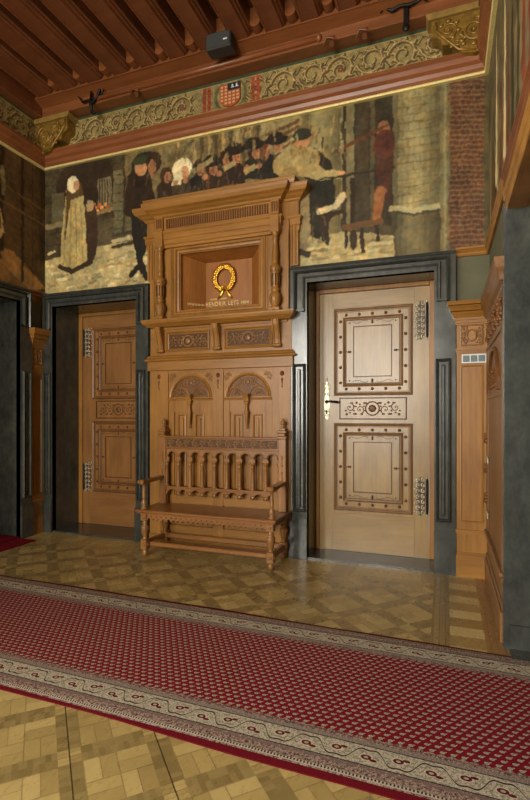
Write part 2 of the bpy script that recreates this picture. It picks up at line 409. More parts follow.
# ---------------------------------------------------------------- painter for real painted surfaces
def vnoise(h, w_, cell, seed=0):
    r = np.random.RandomState(seed); gh, gw = int(h/cell)+3, int(w_/cell)+3; g = r.rand(gh, gw)
    y = np.arange(h)/cell; x = np.arange(w_)/cell; yi = y.astype(int); xi = x.astype(int); fy = (y-yi)[:, None]; fx = (x-xi)[None]
    fy = fy*fy*(3-2*fy); fx = fx*fx*(3-2*fx)
    return (g[yi][:, xi]*(1-fy)*(1-fx)+g[yi+1][:, xi]*fy*(1-fx)+g[yi][:, xi+1]*(1-fy)*fx+g[yi+1][:, xi+1]*fy*fx)
class Canvas:
    def __init__(s, a0, a1, b0, b1, res):
        s.a0, s.b0, s.res = a0, b0, res; s.w = int((a1-a0)/res)+1; s.h = int((b1-b0)/res)+1
        s.A = a0+(a1-a0)*np.arange(s.w)/(s.w-1); s.B = b0+(b1-b0)*np.arange(s.h)/(s.h-1)
        s.img = np.zeros((s.h, s.w, 3)); s.GA, s.GB = np.meshgrid(s.A, s.B)
        s.n1 = vnoise(s.h, s.w, 3, 1); s.n2 = vnoise(s.h, s.w, 11, 2); s.n3 = vnoise(s.h, s.w, 37, 3)
    def put(s, mask, col, var=.18, al=1.0):
        c = np.array(lin(col) if isinstance(col, str) else col)
        k = 1+var*((s.n1-.5)*1.2+(s.n2-.5)*1.3)
        t = c[None, None]*k[..., None]; s.img[mask] = s.img[mask]*(1-al)+t[mask]*al
    def poly(s, pts, col, var=.18, al=1.0):
        P = np.array(pts, float); x, y = s.GA, s.GB; ins = np.zeros(x.shape, bool); n = len(P)
        wob = (s.n2-.5)*s.res*3
        x = x+wob
        for i in range(n):
            x0, y0 = P[i]; x1, y1 = P[(i+1) % n]
            if y0 == y1: continue
            c_ = ((y0 > y) != (y1 > y)) & (x < (x1-x0)*(y-y0)/(y1-y0)+x0); ins ^= c_
        s.put(ins, col, var, al)
    def ell(s, a, b, ra, rb, col, var=.18, al=1.0):
        s.put(((s.GA-a)/ra)**2+((s.GB-b)/rb)**2 < 1, col, var, al)
    def line(s, pts, w_, col, var=.15, al=1.0):
        m = np.zeros(s.GA.shape, bool); ws = w_ if isinstance(w_, (list, tuple)) else [w_]*len(pts)
        for i in range(len(pts)-1):
            (x0, y0), (x1, y1) = pts[i], pts[i+1]; r0 = max(ws[i], ws[i+1])
            i0 = np.searchsorted(s.A, min(x0, x1)-r0); i1 = np.searchsorted(s.A, max(x0, x1)+r0)
            j0 = np.searchsorted(s.B, min(y0, y1)-r0); j1 = np.searchsorted(s.B, max(y0, y1)+r0)
            if i1 <= i0 or j1 <= j0: continue
            gx, gy = s.GA[j0:j1, i0:i1], s.GB[j0:j1, i0:i1]; dx, dy = x1-x0, y1-y0; L = dx*dx+dy*dy+1e-12
            t = np.clip(((gx-x0)*dx+(gy-y0)*dy)/L, 0, 1); d = np.hypot(gx-x0-t*dx, gy-y0-t*dy)
            m[j0:j1, i0:i1] |= d < ws[i]*(1-t)+ws[i+1]*t
        s.put(m, col, var, al)
    def build(s, name, mp, m, hole=None, **k):
        P = np.array([mp(a, b) for b in s.B for a in s.A]); n = s.w*s.h
        org = ((P[:,0].min()+P[:,0].max())/2, (P[:,1].min()+P[:,1].max())/2, P[:,2].min())
        idx = np.arange(n).reshape(s.h, s.w)
        q = np.stack([idx[:-1, :-1], idx[:-1, 1:], idx[1:, 1:], idx[1:, :-1]], -1).reshape(-1, 4)
        if hole:
            ca, cb = s.GA[:-1, :-1].ravel(), s.GB[:-1, :-1].ravel()
            q = q[~((ca > hole[0]) & (ca < hole[1]) & (cb > hole[2]) & (cb < hole[3]))]
        me = bpy.data.meshes.new(name); me.from_pydata((P-np.array(org)).tolist(), [], q.tolist())
        at = me.color_attributes.new('Col', 'FLOAT_COLOR', 'POINT')
        col = np.ones((n, 4), np.float32); col[:, :3] = np.clip(s.img, 0, 1).reshape(-1, 3); at.data.foreach_set('color', col.ravel())
        me.materials.append(m); o = bpy.data.objects.new(name, me); C.objects.link(o); o.location = org
        return tag(o, **k)

# ================================================================ ROOM SHELL
XL, XR = -4.53, 0.36
OPH = 2.67                                               # height of the door openings
R0, R1 = -1.25, -0.09                                    # right door opening
L0, L1 = -4.37, -3.20                                    # left door opening
NZ0, NZ1, NX0, NX1 = 2.50, 3.10, -2.64, -1.75            # memorial niche opening
def xyz(a, b, w_): return (a, b, w_)
mb = MB().box(XL-1.4, XR+1.6, ROOM_Y-.3, 0.9, -.12, 0)
obj('floor', mb, M['parquet'], kind='structure')
mb = MB().box(XL-.3, XR+.5, ROOM_Y-.3, .3, ROOM_H, ROOM_H+.1)
obj('ceiling', mb, M['board'], kind='structure')
T = .5
mb = MB()
W = .02
for a, b, z0, z1 in [(XL-.5, L0-W, 0, ROOM_H), (L0-W, L1+W, OPH+W, ROOM_H), (L1+W, R0-W, 0, NZ0-.005), (L1+W, NX0-.005, NZ0-.005, ROOM_H), (NX0-.005, NX1+.005, NZ1+.005, ROOM_H), (NX1+.005, R0-W, NZ0-.005, ROOM_H), (R0-W, R1+W, OPH+W, ROOM_H), (R1+W, XR+.5, 0, ROOM_H)]:
    mb.box(a, b, 0, T, z0, z1)
mb.box(NX0, NX1, .3, T, NZ0, NZ1)
obj('wall_back', mb, M['plaster'], kind='structure')
LY0, LY1 = -.41, -1.55                                   # opening in the left wall
mb = MB().box(XL-.45, XL, LY0+W, .0, 0, ROOM_H).box(XL-.45, XL, LY1-W, LY0+W, OPH+W, ROOM_H)
ys_ = [LY1-W]+[q for w_ in LWIN for q in w_]+[ROOM_Y]
for i in range(0, len(ys_), 2): mb.box(XL-.45, XL, ys_[i+1], ys_[i], 0, ROOM_H)
for a, b in LWIN: mb.box(XL-.45, XL, b, a, 0, WZ0).box(XL-.45, XL, b, a, WZ1, ROOM_H)
obj('wall_left', mb, M['plaster'], kind='structure')
RY0, RY1 = -1.37, -2.95                                  # opening in the right wall
mb = MB().box(XR, XR+.45, RY0, .0, 0, ROOM_H).box(XR, XR+.45, RY1, RY0, OPH+.02, ROOM_H).box(XR, XR+.45, ROOM_Y, RY1, 0, ROOM_H)
obj('wall_right', mb, M['plaster'], kind='structure')
mb = MB(); xs = [XL-.45]+[q for w_ in WIN for q in w_]+[XR+.45]
for i in range(0, len(xs), 2): mb.box(xs[i], xs[i+1], ROOM_Y-.25, ROOM_Y, 0, ROOM_H)
for a, b in WIN: mb.box(a, b, ROOM_Y-.25, ROOM_Y, 0, WZ0).box(a, b, ROOM_Y-.25, ROOM_Y, WZ1, ROOM_H)
obj('wall_front', mb, M['wallpl'], kind='structure')
for i, (a, b) in enumerate(WIN):
    mb = MB()
    for x in (a, (a+b)/2-.025, b-.05): mb.box(x, x+.05, ROOM_Y-.15, ROOM_Y-.05, WZ0, WZ1)
    for z in (WZ0, 1.9, 2.9, WZ1-.05): mb.box(a, b, ROOM_Y-.145, ROOM_Y-.055, z, z+.05)
    obj('window_%d' % (i+1), mb, M['oak_v'], kind='structure')
for i, (b, a) in enumerate(LWIN):
    mb = MB()
    for y in (a, (a+b)/2-.025, b-.05): mb.box(XL-.25, XL-.15, y, y+.05, WZ0, WZ1)
    for z in (WZ0, 1.9, 2.9, WZ1-.05): mb.box(XL-.245, XL-.155, a, b, z, z+.05)
    obj('window_%d' % (i+2), mb, M['oak_v'], kind='structure')

# ---------------------------------------------------------------- marble door surrounds
# local plane: u along the wall, v up, w out of the wall
def surround(name, u0, u1, i0, i1, mp, depth, flip=False, zt=2.83):
    """slab u0..u1 around opening i0..i1"""
    oz = OPH; t = thing(name, mp(u0, 0, 0), kind='structure')
    mb = MB()
    mb.prism([(u0, 0), (i0, 0), (i0, oz), (i1, oz), (i1, 0), (u1, 0), (u1, zt), (u0, zt)], -.01, .055, mp)
    obj('marble_slab', mb, M['marble'], t)
    jw0, jw1 = i0-u0, u1-i1
    # raised architrave moulding: over the top and down to z 2.39 at both sides
    mb = MB(); b0, b1 = u0+jw0*.28, u1-jw1*.28; zz = 2.39
    path = [(b0, zz), (b0, zt-.045), (b1, zt-.045), (b1, zz)]
    mb.sweep(path, [(0, .05), (0, .085), (.014, .095), (.024, .08), (.03, .06), (.03, .05)], mp, side=-1)
    q0, q1 = i0-jw0*.12, i1+jw1*.12
    path = [(q0, zz), (q0, oz+.035), (q1, oz+.035), (q1, zz)]
    mb.sweep(path, [(0, .05), (0, .075), (-.014, .085), (-.028, .085), (-.035, .066), (-.035, .05)], mp, side=-1)
    for (a, b) in ((b0, q0), (q1, b1)): mb.prism([(a, zz), (b, zz), (b, zz+.022), (a, zz+.022)], .05, .082, mp)
    e = .012
    mb.sweep([(u0+e, zt-.012), (u1-e, zt-.012)], [(0, .05), (0, .09), (-.02, .075), (-.02, .05)], mp)
    obj('architrave_moulding', mb, M['marble'], t)
    for (a, b) in ((b0-.012, i0-.012), (i1+.012, b1+.012)):
        mb = MB(); z0, z1 = .455, 1.885
        mb.sweep([(a, z0), (b, z0), (b, z1), (a, z1)], [(0, .05), (0, .075), (.012, .088), (.022, .078), (.028, .06), (.028, .05)], mp, closed=True)
        mb.sweep([(a+.044, z0+.05), (b-.044, z0+.05), (b-.044, z1-.05), (a+.044, z1-.05)], [(0, .05), (.006, .068), (.014, .074), (.02, .074), (.02, .05)], mp, closed=True)
        mb.prism([(a+.06, z0+.066), (b-.06, z0+.066), (b-.06, z1-.066), (a+.06, z1-.066)], .05, .073, mp)
        obj('jamb_panel', mb, M['marble'], t)
    for (a, b) in ((u0, i0), (i1, u1)):
        mb = MB(); mb.prism([(a-.002, 0), (b+.002, 0), (b+.002, .36), (a-.002, .36)], .05, .078, mp)
        mb.prism([(a, .36), (b, .36), (b, .375), (a, .375)], .05, .068, mp)
        obj('plinth_block', mb, M['marble'], t)
    # reveal lining and sill
    mb = MB(); L = .015
    mb.prism([(i0-L, 0), (i0, 0), (i0, oz), (i0-L, oz)], -depth, .05, mp)
    mb.prism([(i1, 0), (i1+L, 0), (i1+L, oz), (i1, oz)], -depth, .05, mp)
    mb.prism([(i0, oz), (i1, oz), (i1, oz+L), (i0, oz+L)], -depth, .05, mp)
    obj('reveal_lining', mb, M['marble'], t)
    mb = MB(); mb.prism([(i0, 0), (i1, 0), (i1, .018), (i0, .018)], -depth, .05, mp)
    obj('threshold', mb, M['marble'], t)
    return t
back = lambda a, b, w_: (a, -w_, b)
left = lambda a, b, w_: (XL+w_, a, b)
right = lambda a, b, w_: (XR-w_, a, b)
surround('trim_1', -1.427, .088, R0, R1, back, .3)
surround('trim_2', -4.53, -3.04, L0, L1, back, .42)
surround('trim_3', LY1-.16, -.25, LY1, LY0, left, .42)
# opening in the right wall: jamb, plain marble architrave, oak-lined soffit
t = thing('trim_4', (XR, RY0, 0), kind='structure')
mb = MB().box(XR-.028, XR+.46, RY0-.0, RY0-.02, .0, 2.62); mb.box(XR-.012, XR+.46, RY1, RY1+.02, 0, 2.62)
obj('marble_jamb', mb, M['marble'], t)
mb = MB().box(XR-.032, XR-.0, RY0, RY0+.045, 0, 2.66); mb.box(XR-.032, XR, RY1-.05, RY1, 0, 2.66)
obj('marble_edge', mb, M['marble'], t)
mb = MB().box(XR-.02, XR+.46, RY1, RY0, 2.62, 2.69, .006); mb.box(XR-.03, XR, RY1-.06, RY0+.05, 2.69, 2.75, .01)
obj('oak_lintel', mb, M['oak_y'], t)
mb = MB().box(XR-.004, XR+.46, RY1, RY0-.02, 0.0, .012); obj('threshold', mb, M['marble'], t)
mb = MB().box(XR-.0, XR+.46, RY0-.02, RY0-.035, .0, .15); obj('plinth_block', mb, M['marble'], t)
mb = MB().box(XR+.85, XR+.93, RY1-.3, RY0+.3, 0, 2.8)
obj('wall_annex', mb, M['wallpl'], kind='structure')
mb = MB().box(XR+.45, XR+.85, RY1-.3, RY1-.25, 0, 2.8).box(XR+.45, XR+.85, RY0+.25, RY0+.3, 0, 2.8).box(XR+.45, XR+.93, RY1-.3, RY0+.3, 2.8, 2.85)
obj('wall_annex_sides', mb, M['wallpl'], kind='structure')

# ---------------------------------------------------------------- doors
def frame_path(x0, x1, z0, z1): return [(x0, z0), (x1, z0), (x1, z1), (x0, z1)]
def scroll(mb, cx, cz, r, turns, a0, hand, y, th, mp, lobes=True):
    pts = []; n = int(14*turns)+2
    for i in range(n):
        t = i/(n-1); a = a0+hand*turns*2*PI*t; rr = r*(1-.82*t)
        pts.append(mp(cx+rr*math.cos(a), cz+rr*math.sin(a), y))
    mb.tube(pts, [th*(1-.45*i/(n-1)) for i in range(n)], 5)
    mb.blob(mp(cx, cz, y), th*1.3, th*1.3, th*1.3, 6, 4)
    if lobes:
        for k in range(5):
            a = a0+hand*(k+.5)*.9; rr = r*1.12
            mb.blob(mp(cx+rr*math.cos(a), cz+rr*math.sin(a), y), th*1.9, th*1.0, th*1.5, 6, 4)
def arabesque(mb, cx, cz, w_, h, y, mp, th=.006, boss=True):
    """symmetrical scrolls left and right of a round boss"""
    r = h*.36
    if boss:
        ring = [mp(cx+r*1.05*math.cos(a), cz+r*1.05*math.sin(a), y) for a in np.linspace(0, 2*PI, 17)]
        mb.tube(ring, th*1.3, 5); mb.blob(mp(cx, cz, y), r*.6, th*1.2, r*.6, 8, 4)
    k = 0; x = r*1.9
    while x < w_/2-r*.3:
        for sg in (-1, 1):
            up = 1 if k % 2 else -1
            scroll(mb, cx+sg*x, cz+up*h*.06, r*.72, 1.15, PI/2*up, sg*up, y, th, mp)
            mb.blob(mp(cx+sg*(x-r*.8), cz-up*h*.3, y), r*.36, th*1.1, r*.16, 6, 4)
            mb.blob(mp(cx+sg*(x+r*.5), cz-up*h*.32, y), r*.2, th*1.1, r*.2, 6, 4)
        x += r*1.55; k += 1
def panel_group(t, cx, zc, Y):
    """big square panel: outer moulding, studded band, inner moulding, sunk field"""
    hw, hh = .38, .435
    mp = lambda a, b, w_: (a, Y-w_, b)
    mb = MB(); mb.sweep(frame_path(cx-hw, cx+hw, zc-hh, zc+hh), [(0, -.005), (0, .012), (.008, .02), (.018, .016), (.024, .006), (.034, .006), (.038, -.005)], mp, closed=True)
    mb.sweep(frame_path(cx-hw+.085, cx+hw-.085, zc-hh+.085, zc+hh-.085), [(0, 0), (.003, .014), (.013, .018), (.018, .008), (.028, .005), (.032, -.002)], mp, closed=True)
    obj('panel_moulding', mb, M['door_mould'], t)
    mb = MB(); mb.sweep(frame_path(cx-.19, cx+.19, zc-.255, zc+.255), [(0, 0), (.0, .008), (.007, .008), (.01, -.004)], mp, closed=True)
    obj('dark_beading', mb, M['inlay'], t)
    mb = MB().sweep(frame_path(cx-hw-.006, cx+hw+.006, zc-hh-.006, zc+hh+.006), [(0, -.003), (0, .005), (.005, .005), (.006, -.003)], mp, closed=True); obj('dark_beading', mb, M['inlay'], t)
    mb = MB().sweep(frame_path(cx-hw+.117, cx+hw-.117, zc-hh+.117, zc+hh-.117), [(0, -.003), (0, .006), (.005, .006), (.006, -.003)], mp, closed=True); obj('dark_beading', mb, M['inlay'], t)
    for sx in (-2, -1, 0, 1, 2):
        for z in (zc-hh+.062, zc+hh-.062):
            obj('stud', MB().blob(mp(cx+sx*.13, z, .004), .016, .014, .016, 8, 5), M['stud'], t)
        for x in (cx-hw+.062, cx+hw-.062):
            obj('stud', MB().blob(mp(x, zc+sx*.155, .004), .016, .014, .016, 8, 5), M['stud'], t)
    mb = MB()
    for a, dx, dz in ((0, 0, 1), (1, 1, 0), (2, 0, -1), (3, -1, 0)):
        cx2 = cx+dx*.232; cz2 = zc+dz*.297
        mb.blob(mp(cx2, cz2, .003), .007 if dz else .026, .006, .026 if dz else .007)
        mb.blob(mp(cx2, cz2, .003), .014 if dz else .008, .006, .008 if dz else .014)
        mb.blob(mp(cx2-dx*.016, cz2-dz*.016, .003), .012 if dz else .007, .006, .007 if dz else .012)
    for sx in (-1, 1):
        for sz in (-1, 1): mb.blob(mp(cx+sx*.225, zc+sz*.29, .002), .008, .004, .008, 6, 4)
        for sz in (-1, 1):
            mb.tube([mp(cx+sx*(.04+.165*q), zc+sz*(.297+.012*math.sin(q*7)), .001) for q in np.linspace(0, 1, 10)], .0022, 4)
    obj('inlaid_ornament', mb, M['inlay'], t)
def hinge_plate(t, cx, zc, Y, side):
    mp = lambda a, b, w_: (a, Y-w_, b); mb = MB()
    h = .19; w_ = .055
    mb.prism([(cx-w_*.6, zc-h*.8), (cx, zc-h), (cx+w_*.6, zc-h*.8), (cx+w_*.8, zc), (cx+w_*.6, zc+h*.8), (cx, zc+h), (cx-w_*.6, zc+h*.8), (cx-w_*.8, zc)], 0, .004, mp)
    back_p = mb; mb = MB()
    for k in range(-3, 4):
        for sg in (-1, 1): scroll(mb, cx+sg*w_*.42, zc+k*h*.28, w_*.42, 1.1, PI/2*sg, sg, .006, .0055, mp, False)
    for k in range(-5, 6): mb.blob(mp(cx+(w_ if k % 2 else -w_), zc+k*h*.19, .004), .009, .006, .011, 6, 4)
    p = obj('hinge', mb, M['nickel'], t, label='pierced silvery hinge plate')
    obj('hinge_backing', back_p, M['inlay'], p)
    k = MB().lathe([(.004, -.17), (.011, -.15), (.011, .15), (.004, .17)], cx+side*.058, Y-.012, 8, z=zc)
    obj('hinge_knuckle', k, M['iron'], p)
def door(name, lx0, Y, hinge_side, wood_frame, side_lab):
    lx1 = lx0+1.067; cx = (lx0+lx1)/2; t = thing(name, (cx, Y, .018), kind='structure')
    f0, f1 = wood_frame; mp = lambda a, b, w_: (a, Y-w_, b)
    mb = MB(); mb.box(lx0, lx1, Y, Y+.05, .02, 2.625); obj('door_leaf', mb, M['door_v'], t)
    mb = MB().box(f0, lx0-.003, Y-.02, Y+.06, .018, OPH, .006).box(lx1+.003, f1, Y-.02, Y+.06, .018, OPH, .006).box(lx0-.003, lx1+.003, Y-.02, Y+.06, 2.63, OPH, .004)
    obj('door_frame', mb, M['oak_v'], t)
    mb = MB(); mb.box(lx0+.13, lx1-.13, Y-.003, Y+.01, .022, .40, .002); mb.box(lx0+.13, lx1-.13, Y-.003, Y+.01, 2.475, 2.62, .002)
    obj('cross_rail', mb, M['door_h'], t)
    panel_group(t, cx, 2.025, Y); panel_group(t, cx, .868, Y)
    mb = MB(); mb.sweep(frame_path(cx-.33, cx+.33, 1.345, 1.565), [(0, -.003), (.0, .008), (.008, .009), (.012, -.002)], mp, closed=True)
    obj('plaque_beading', mb, M['inlay'], t)
    mb = MB(); arabesque(mb, cx, 1.455, .62, .18, .002, mp, .0055)
    obj('carved_plaque', mb, M['carve'], t)
    hx = (lx1-.075) if hinge_side > 0 else (lx0+.075)
    hinge_plate(t, hx, 2.30, Y, hinge_side); hinge_plate(t, hx, .61, Y, hinge_side)
    return t, lx0, lx1, cx
d1, lx0, lx1, cx = door('door_1', -1.21, .30, 1, (R0, R1), 'right')
mp3 = lambda a, b, w_: (a, .30-w_, b)
mb = MB(); x = lx0+.075
mb.prism([(x-.022, 1.37), (x, 1.34), (x+.022, 1.37), (x+.028, 1.5), (x+.018, 1.62), (x+.022, 1.68), (x, 1.745), (x-.022, 1.68), (x-.018, 1.62), (x-.028, 1.5)], 0, .005, mp3)
for k, z in enumerate((1.38, 1.43, 1.60, 1.66, 1.70)):
    for sg in (-1, 1): scroll(mb, x+sg*.02, z, .018, 1.1, PI/2*sg, sg, .006, .0045, mp3, False)
mb.blob(mp3(x, 1.75, .005), .009, .008, .02)
lp = obj('lock_plate', mb, M['nickel'], d1, label='ornate silvery lock plate')
mb = MB().tube([mp3(x, 1.525, 0), mp3(x, 1.525, .05), mp3(x+.03, 1.53, .058), mp3(x+.11, 1.52, .055)], [.011, .010, .009, .013], 8)
mb.blob(mp3(x, 1.525, .01), .02, .01, .02); mb.blob(mp3(x+.115, 1.52, .055), .016, .014, .014)
obj('door_handle', mb, M['iron'], lp)
mb = MB().blob(mp3(x-.004, 1.43, .006), .01, .006, .012).box(x-.008, x+.006, .285, .295, 1.40, 1.44)
obj('keyhole_cover', mb, M['iron'], lp)
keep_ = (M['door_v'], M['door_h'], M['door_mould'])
M['door_v'] = wood('darker_door_oak', lin('8a6035'), 'z', .34, .5, .4); M['door_h'] = wood('darker_door_oak_rail', lin('8a6035'), 'x', .34, .5, .4); M['door_mould'] = wood('darker_door_moulding', lin('75502b'), 'z', .36, .5, .4)  # darker, browner copies of the door oaks, used for door_2 only
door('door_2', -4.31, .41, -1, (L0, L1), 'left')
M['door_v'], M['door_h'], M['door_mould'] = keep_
# door in the left wall: plain oak leaf deep in its reveal
t = thing('door_3', (XL-.4, (LY0+LY1)/2, .018), kind='structure')
obj('door_leaf', MB().box(XL-.44, XL-.40, LY1, LY0, .02, OPH), M['door_v'], t)
mb = MB()
lf = lambda a, b, w_: (XL-.40+w_, a, b)
for z0, z1 in ((.4, 1.3), (1.55, 2.45)): mb.sweep(frame_path(LY1+.18, LY0-.18, z0, z1), [(0, 0), (0, .012), (.01, .02), (.03, .01), (.03, 0)], lf, closed=True)
obj('panel_moulding', mb, M['door_mould'], t)

# ---------------------------------------------------------------- ceiling beams and upper mouldings
# russet moulding and gilded rail round the room (left, back, right)
path = [(XL, ROOM_Y+.0), (XL, 0), (XR, 0), (XR, ROOM_Y)]
ident = lambda a, b, w_: (a, b, w_)
mb = MB().sweep(path, [(0, 4.345), (.03, 4.345), (.05, 4.37), (.06, 4.40), (.085, 4.42), (.095, 4.46), (.11, 4.475), (.11, 4.50), (0, 4.505)], ident, side=-1)
obj('trim_5', mb, M['trimwood'], kind='structure')
mb = MB().sweep(path, [(0, 4.322), (.038, 4.322), (.046, 4.334), (.038, 4.346), (0, 4.346)], ident, side=-1)
obj('trim_6', mb, M['giltline'], kind='structure')
# wall plate under the beams with a rounded batten
mb = MB().box(XL, XR, -.16, 0, 4.86, 5.22, .008)
mb.prism([(-.26, 5.0), (-.16, 4.96), (-.16, 5.22), (-.26, 5.22)], XL, XR, lambda a, b, w_: (w_, a, b))
mb.prism([(-.275, 5.0), (-.25, 5.0), (-.25, 5.018), (-.275, 5.018)], XL, XR, lambda a, b, w_: (w_, a, b))
obj('trim_7', mb, M['redwood'], kind='structure')
xa = cx_(319, 36, -.17)[0]
mb = MB().tube([(XL+.9, -.165, 4.905), (xa, -.165, 4.905)], .028, 8); mb.blob((xa, -.165, 4.905), .03, .04, .04)
obj('trim_8', mb, M['trimwood'], kind='structure')
mb = MB().box(XL, XL+.12, ROOM_Y, -.16, 4.86, 5.22, .008); obj('trim_9', mb, M['redwood_y'], kind='structure')
mb = MB().box(XR-.10, XR, ROOM_Y, -.16, 4.80, 5.22, .008); obj('trim_10', mb, M['redwood_y'], kind='structure')
# beams
bm_first = None; NB = 14; pitch = .345
for i in range(NB):
    x = -4.26+i*pitch
    if bm_first is None:
        bt = thing('ceiling_beam', (x, -.27, 5.0))
        prof = [(-.12, 5.21), (-.12, 5.07), (-.108, 5.06), (-.104, 5.04), (-.092, 5.035), (-.085, 5.012), (.075, 5.012), (.085, 5.035), (.1, 5.04), (.106, 5.06), (.12, 5.07), (.12, 5.21)]
        obj('beam_timber', MB().prism(prof, -.27, ROOM_Y+.02, lambda a, b, w_: (x+a, w_, b)), M['redwood_y'], bt)
        mb = MB(); mb.box(x-.088, x-.076, -.275, ROOM_Y+.02, 5.006, 5.014); obj('edge_bead', mb, M['trimwood'], bt, label='paler bead along the beam edge')
        pr = [(-.05, 5.21)]+[(.05*math.cos(a)*-1, 5.07-.04*math.sin(a)) for a in np.linspace(0, PI, 9)]+[(.05, 5.21)]
        obj('end_block', MB().prism(pr, -.262, -.36, lambda a, b, w_: (x+pitch/2+a, w_, b)), M['redwood'], bt)
        bm_first = bt; o = bt; x_first = x
    else:
        o = copy_tree(bm_first); o.location = (x, -.27, 5.0)
    ordn = ['first', 'second', 'third', 'fourth', 'fifth', 'sixth', 'seventh', 'eighth', 'ninth', 'tenth', 'eleventh', 'twelfth', 'thirteenth', 'fourteenth']
    tag(o, 'red-brown ceiling beam, %s counting from the left wall' % ordn[i], 'beam', 'red-brown beams under the ceiling')

# ---------------------------------------------------------------- painted friezes
def frieze_canvas(a0, a1, shield=None, res=.006):
    cv = Canvas(a0, a1, 4.495, 4.875, res); cv.put(np.ones(cv.GA.shape, bool), '8f7c4c', .5)
    th = .012; k = 0; x = a0+.18; zc = 4.685
    while x < a1+.1:
        up = 1 if k % 2 else -1; cz = zc+up*.012
        for j, (col, off, tk) in enumerate((('4a3d26', (.007, -.008), 1.3), ('6f5336', (0, 0), .95), ('b5a467', (-.003, .004), .32))):
            pts = []
            for i in range(34):
                t = i/33; a = PI*.95*(-up)+up*t*PI*3.1; r = .135*(1-.80*t)
                pts.append((x+off[0]+r*math.cos(a), cz+off[1]+r*math.sin(a)))
            cv.line(pts, [th*tk*(1.1-.4*i/33) for i in range(34)], col, .3)
            for q in range(12):
                a = PI*.95*(-up)+up*(q/12)*PI*2.6; r = .135*(1-.8*q/12*.84)
                bx, bz = x+off[0]+r*math.cos(a), cz+off[1]+r*math.sin(a)
                da = a+up*1.1; L = .066*(1-.4*q/12)
                tip = (bx+L*math.cos(da+.5), bz+L*math.sin(da+.5)*.9)
                mid = (bx+L*.6*math.cos(da-.2), bz+L*.6*math.sin(da-.2))
                cv.line([(bx, bz), mid, tip], [.012*tk, .014*tk, .004*tk], col, .3)
        for q in range(5):
            a = q*2*PI/5; cv.ell(x+.02*math.cos(a), cz+.02*math.sin(a), .012, .012, '6b3d2c' if k % 3 == 0 else '8e8350')
        for sg in (-1, 1):
            cv.line([(x+.13, cz+sg*.06), (x+.17, cz+sg*.115), (x+.22, cz+sg*.1)], [.016, .012, .003], '4d3b28', .3)
            cv.line([(x+.128, cz+sg*.065), (x+.166, cz+sg*.118)], [.006, .004], '9b8e58', .3)
        x += .285; k += 1
    if shield:
        sx = shield
        cv.poly([(sx-.42, 4.54), (sx-.16, 4.54), (sx-.16, 4.84), (sx-.42, 4.84)], '8a7c50', .3, .6)
        for q in (-.30, -.245, .25, .305):
            cv.line([(sx+q, 4.56), (sx+q, 4.83)], .017, '8c3a24', .5)
            for j in range(5): cv.ell(sx+q, 4.575+.06*j, .026, .018, '9a4a2c', .4)
        cv.ell(sx, 4.69, .185, .165, '5f5a38', .4); cv.ell(sx, 4.69, .15, .15, '8c8150', .4)
    for z0, z1 in ((4.495, 4.562), (4.828, 4.875)): cv.poly([(a0-1, z0), (a1+1, z0), (a1+1, z1), (a0-1, z1)], '3b4631', .35)
    for z in (4.564, 4.826): cv.line([(a0-1, z), (a1+1, z)], .004, 'a89a5c')
    return cv
sx = cx_(231, 95)[0]
cv = frieze_canvas(XL, XR, sx)
cv.build('painted_frieze', lambda a, b: (a, -.012, b), M['frieze'], label='olive and gold leaf-scroll frieze on the far wall, with the orange shield', cat='frieze')
cv = frieze_canvas(-3.4, 0, None, .009)
cv.build('painted_frieze', lambda a, b: (XL+.012, a, b), M['frieze'], label='leaf-scroll frieze on the left wall, meeting the corner bracket', cat='frieze')
mb = MB().prism([(sx-.115, 4.80), (sx-.115, 4.63), (sx-.08, 4.585), (sx, 4.56), (sx+.08, 4.585), (sx+.115, 4.63), (sx+.115, 4.80)], 0.012, .03, back)
sh = obj('heraldic_shield', mb, simple('shield_orange_red', lin('a8532c'), .5, 0, .4, (30, .2)), label='orange shield with rows of cream dots in the scroll frieze', cat='shield')
mb = MB()
for r_ in range(6):
    for c_ in range(5):
        z = 4.60+r_*.034; xx = sx-.088+c_*.044
        if r_ >= 4 and c_ >= 2: continue
        if r_ == 0 and c_ in (0, 4): continue
        mb.box(xx-.013, xx+.013, -.034, -.028, z-.009, z+.009)
obj('cream_charges', mb, simple('shield_cream', lin('c9a878'), .5), sh, label='rows of small cream blocks')
mb = MB().box(sx-.022, sx+.112, -.035, -.028, 4.725, 4.797); obj('dark_quarter', mb, simple('shield_blue_black', lin('1d2130'), .5), sh, label='blue-black corner')
mb = MB()
for q in (.012, .06):
    mb.blob((sx+q+.02, -.036, 4.765), .012, .004, .018, 6, 4).box(sx+q+.004, sx+q+.04, -.038, -.034, 4.745, 4.752)
obj('white_marks', mb, M['white'], sh)

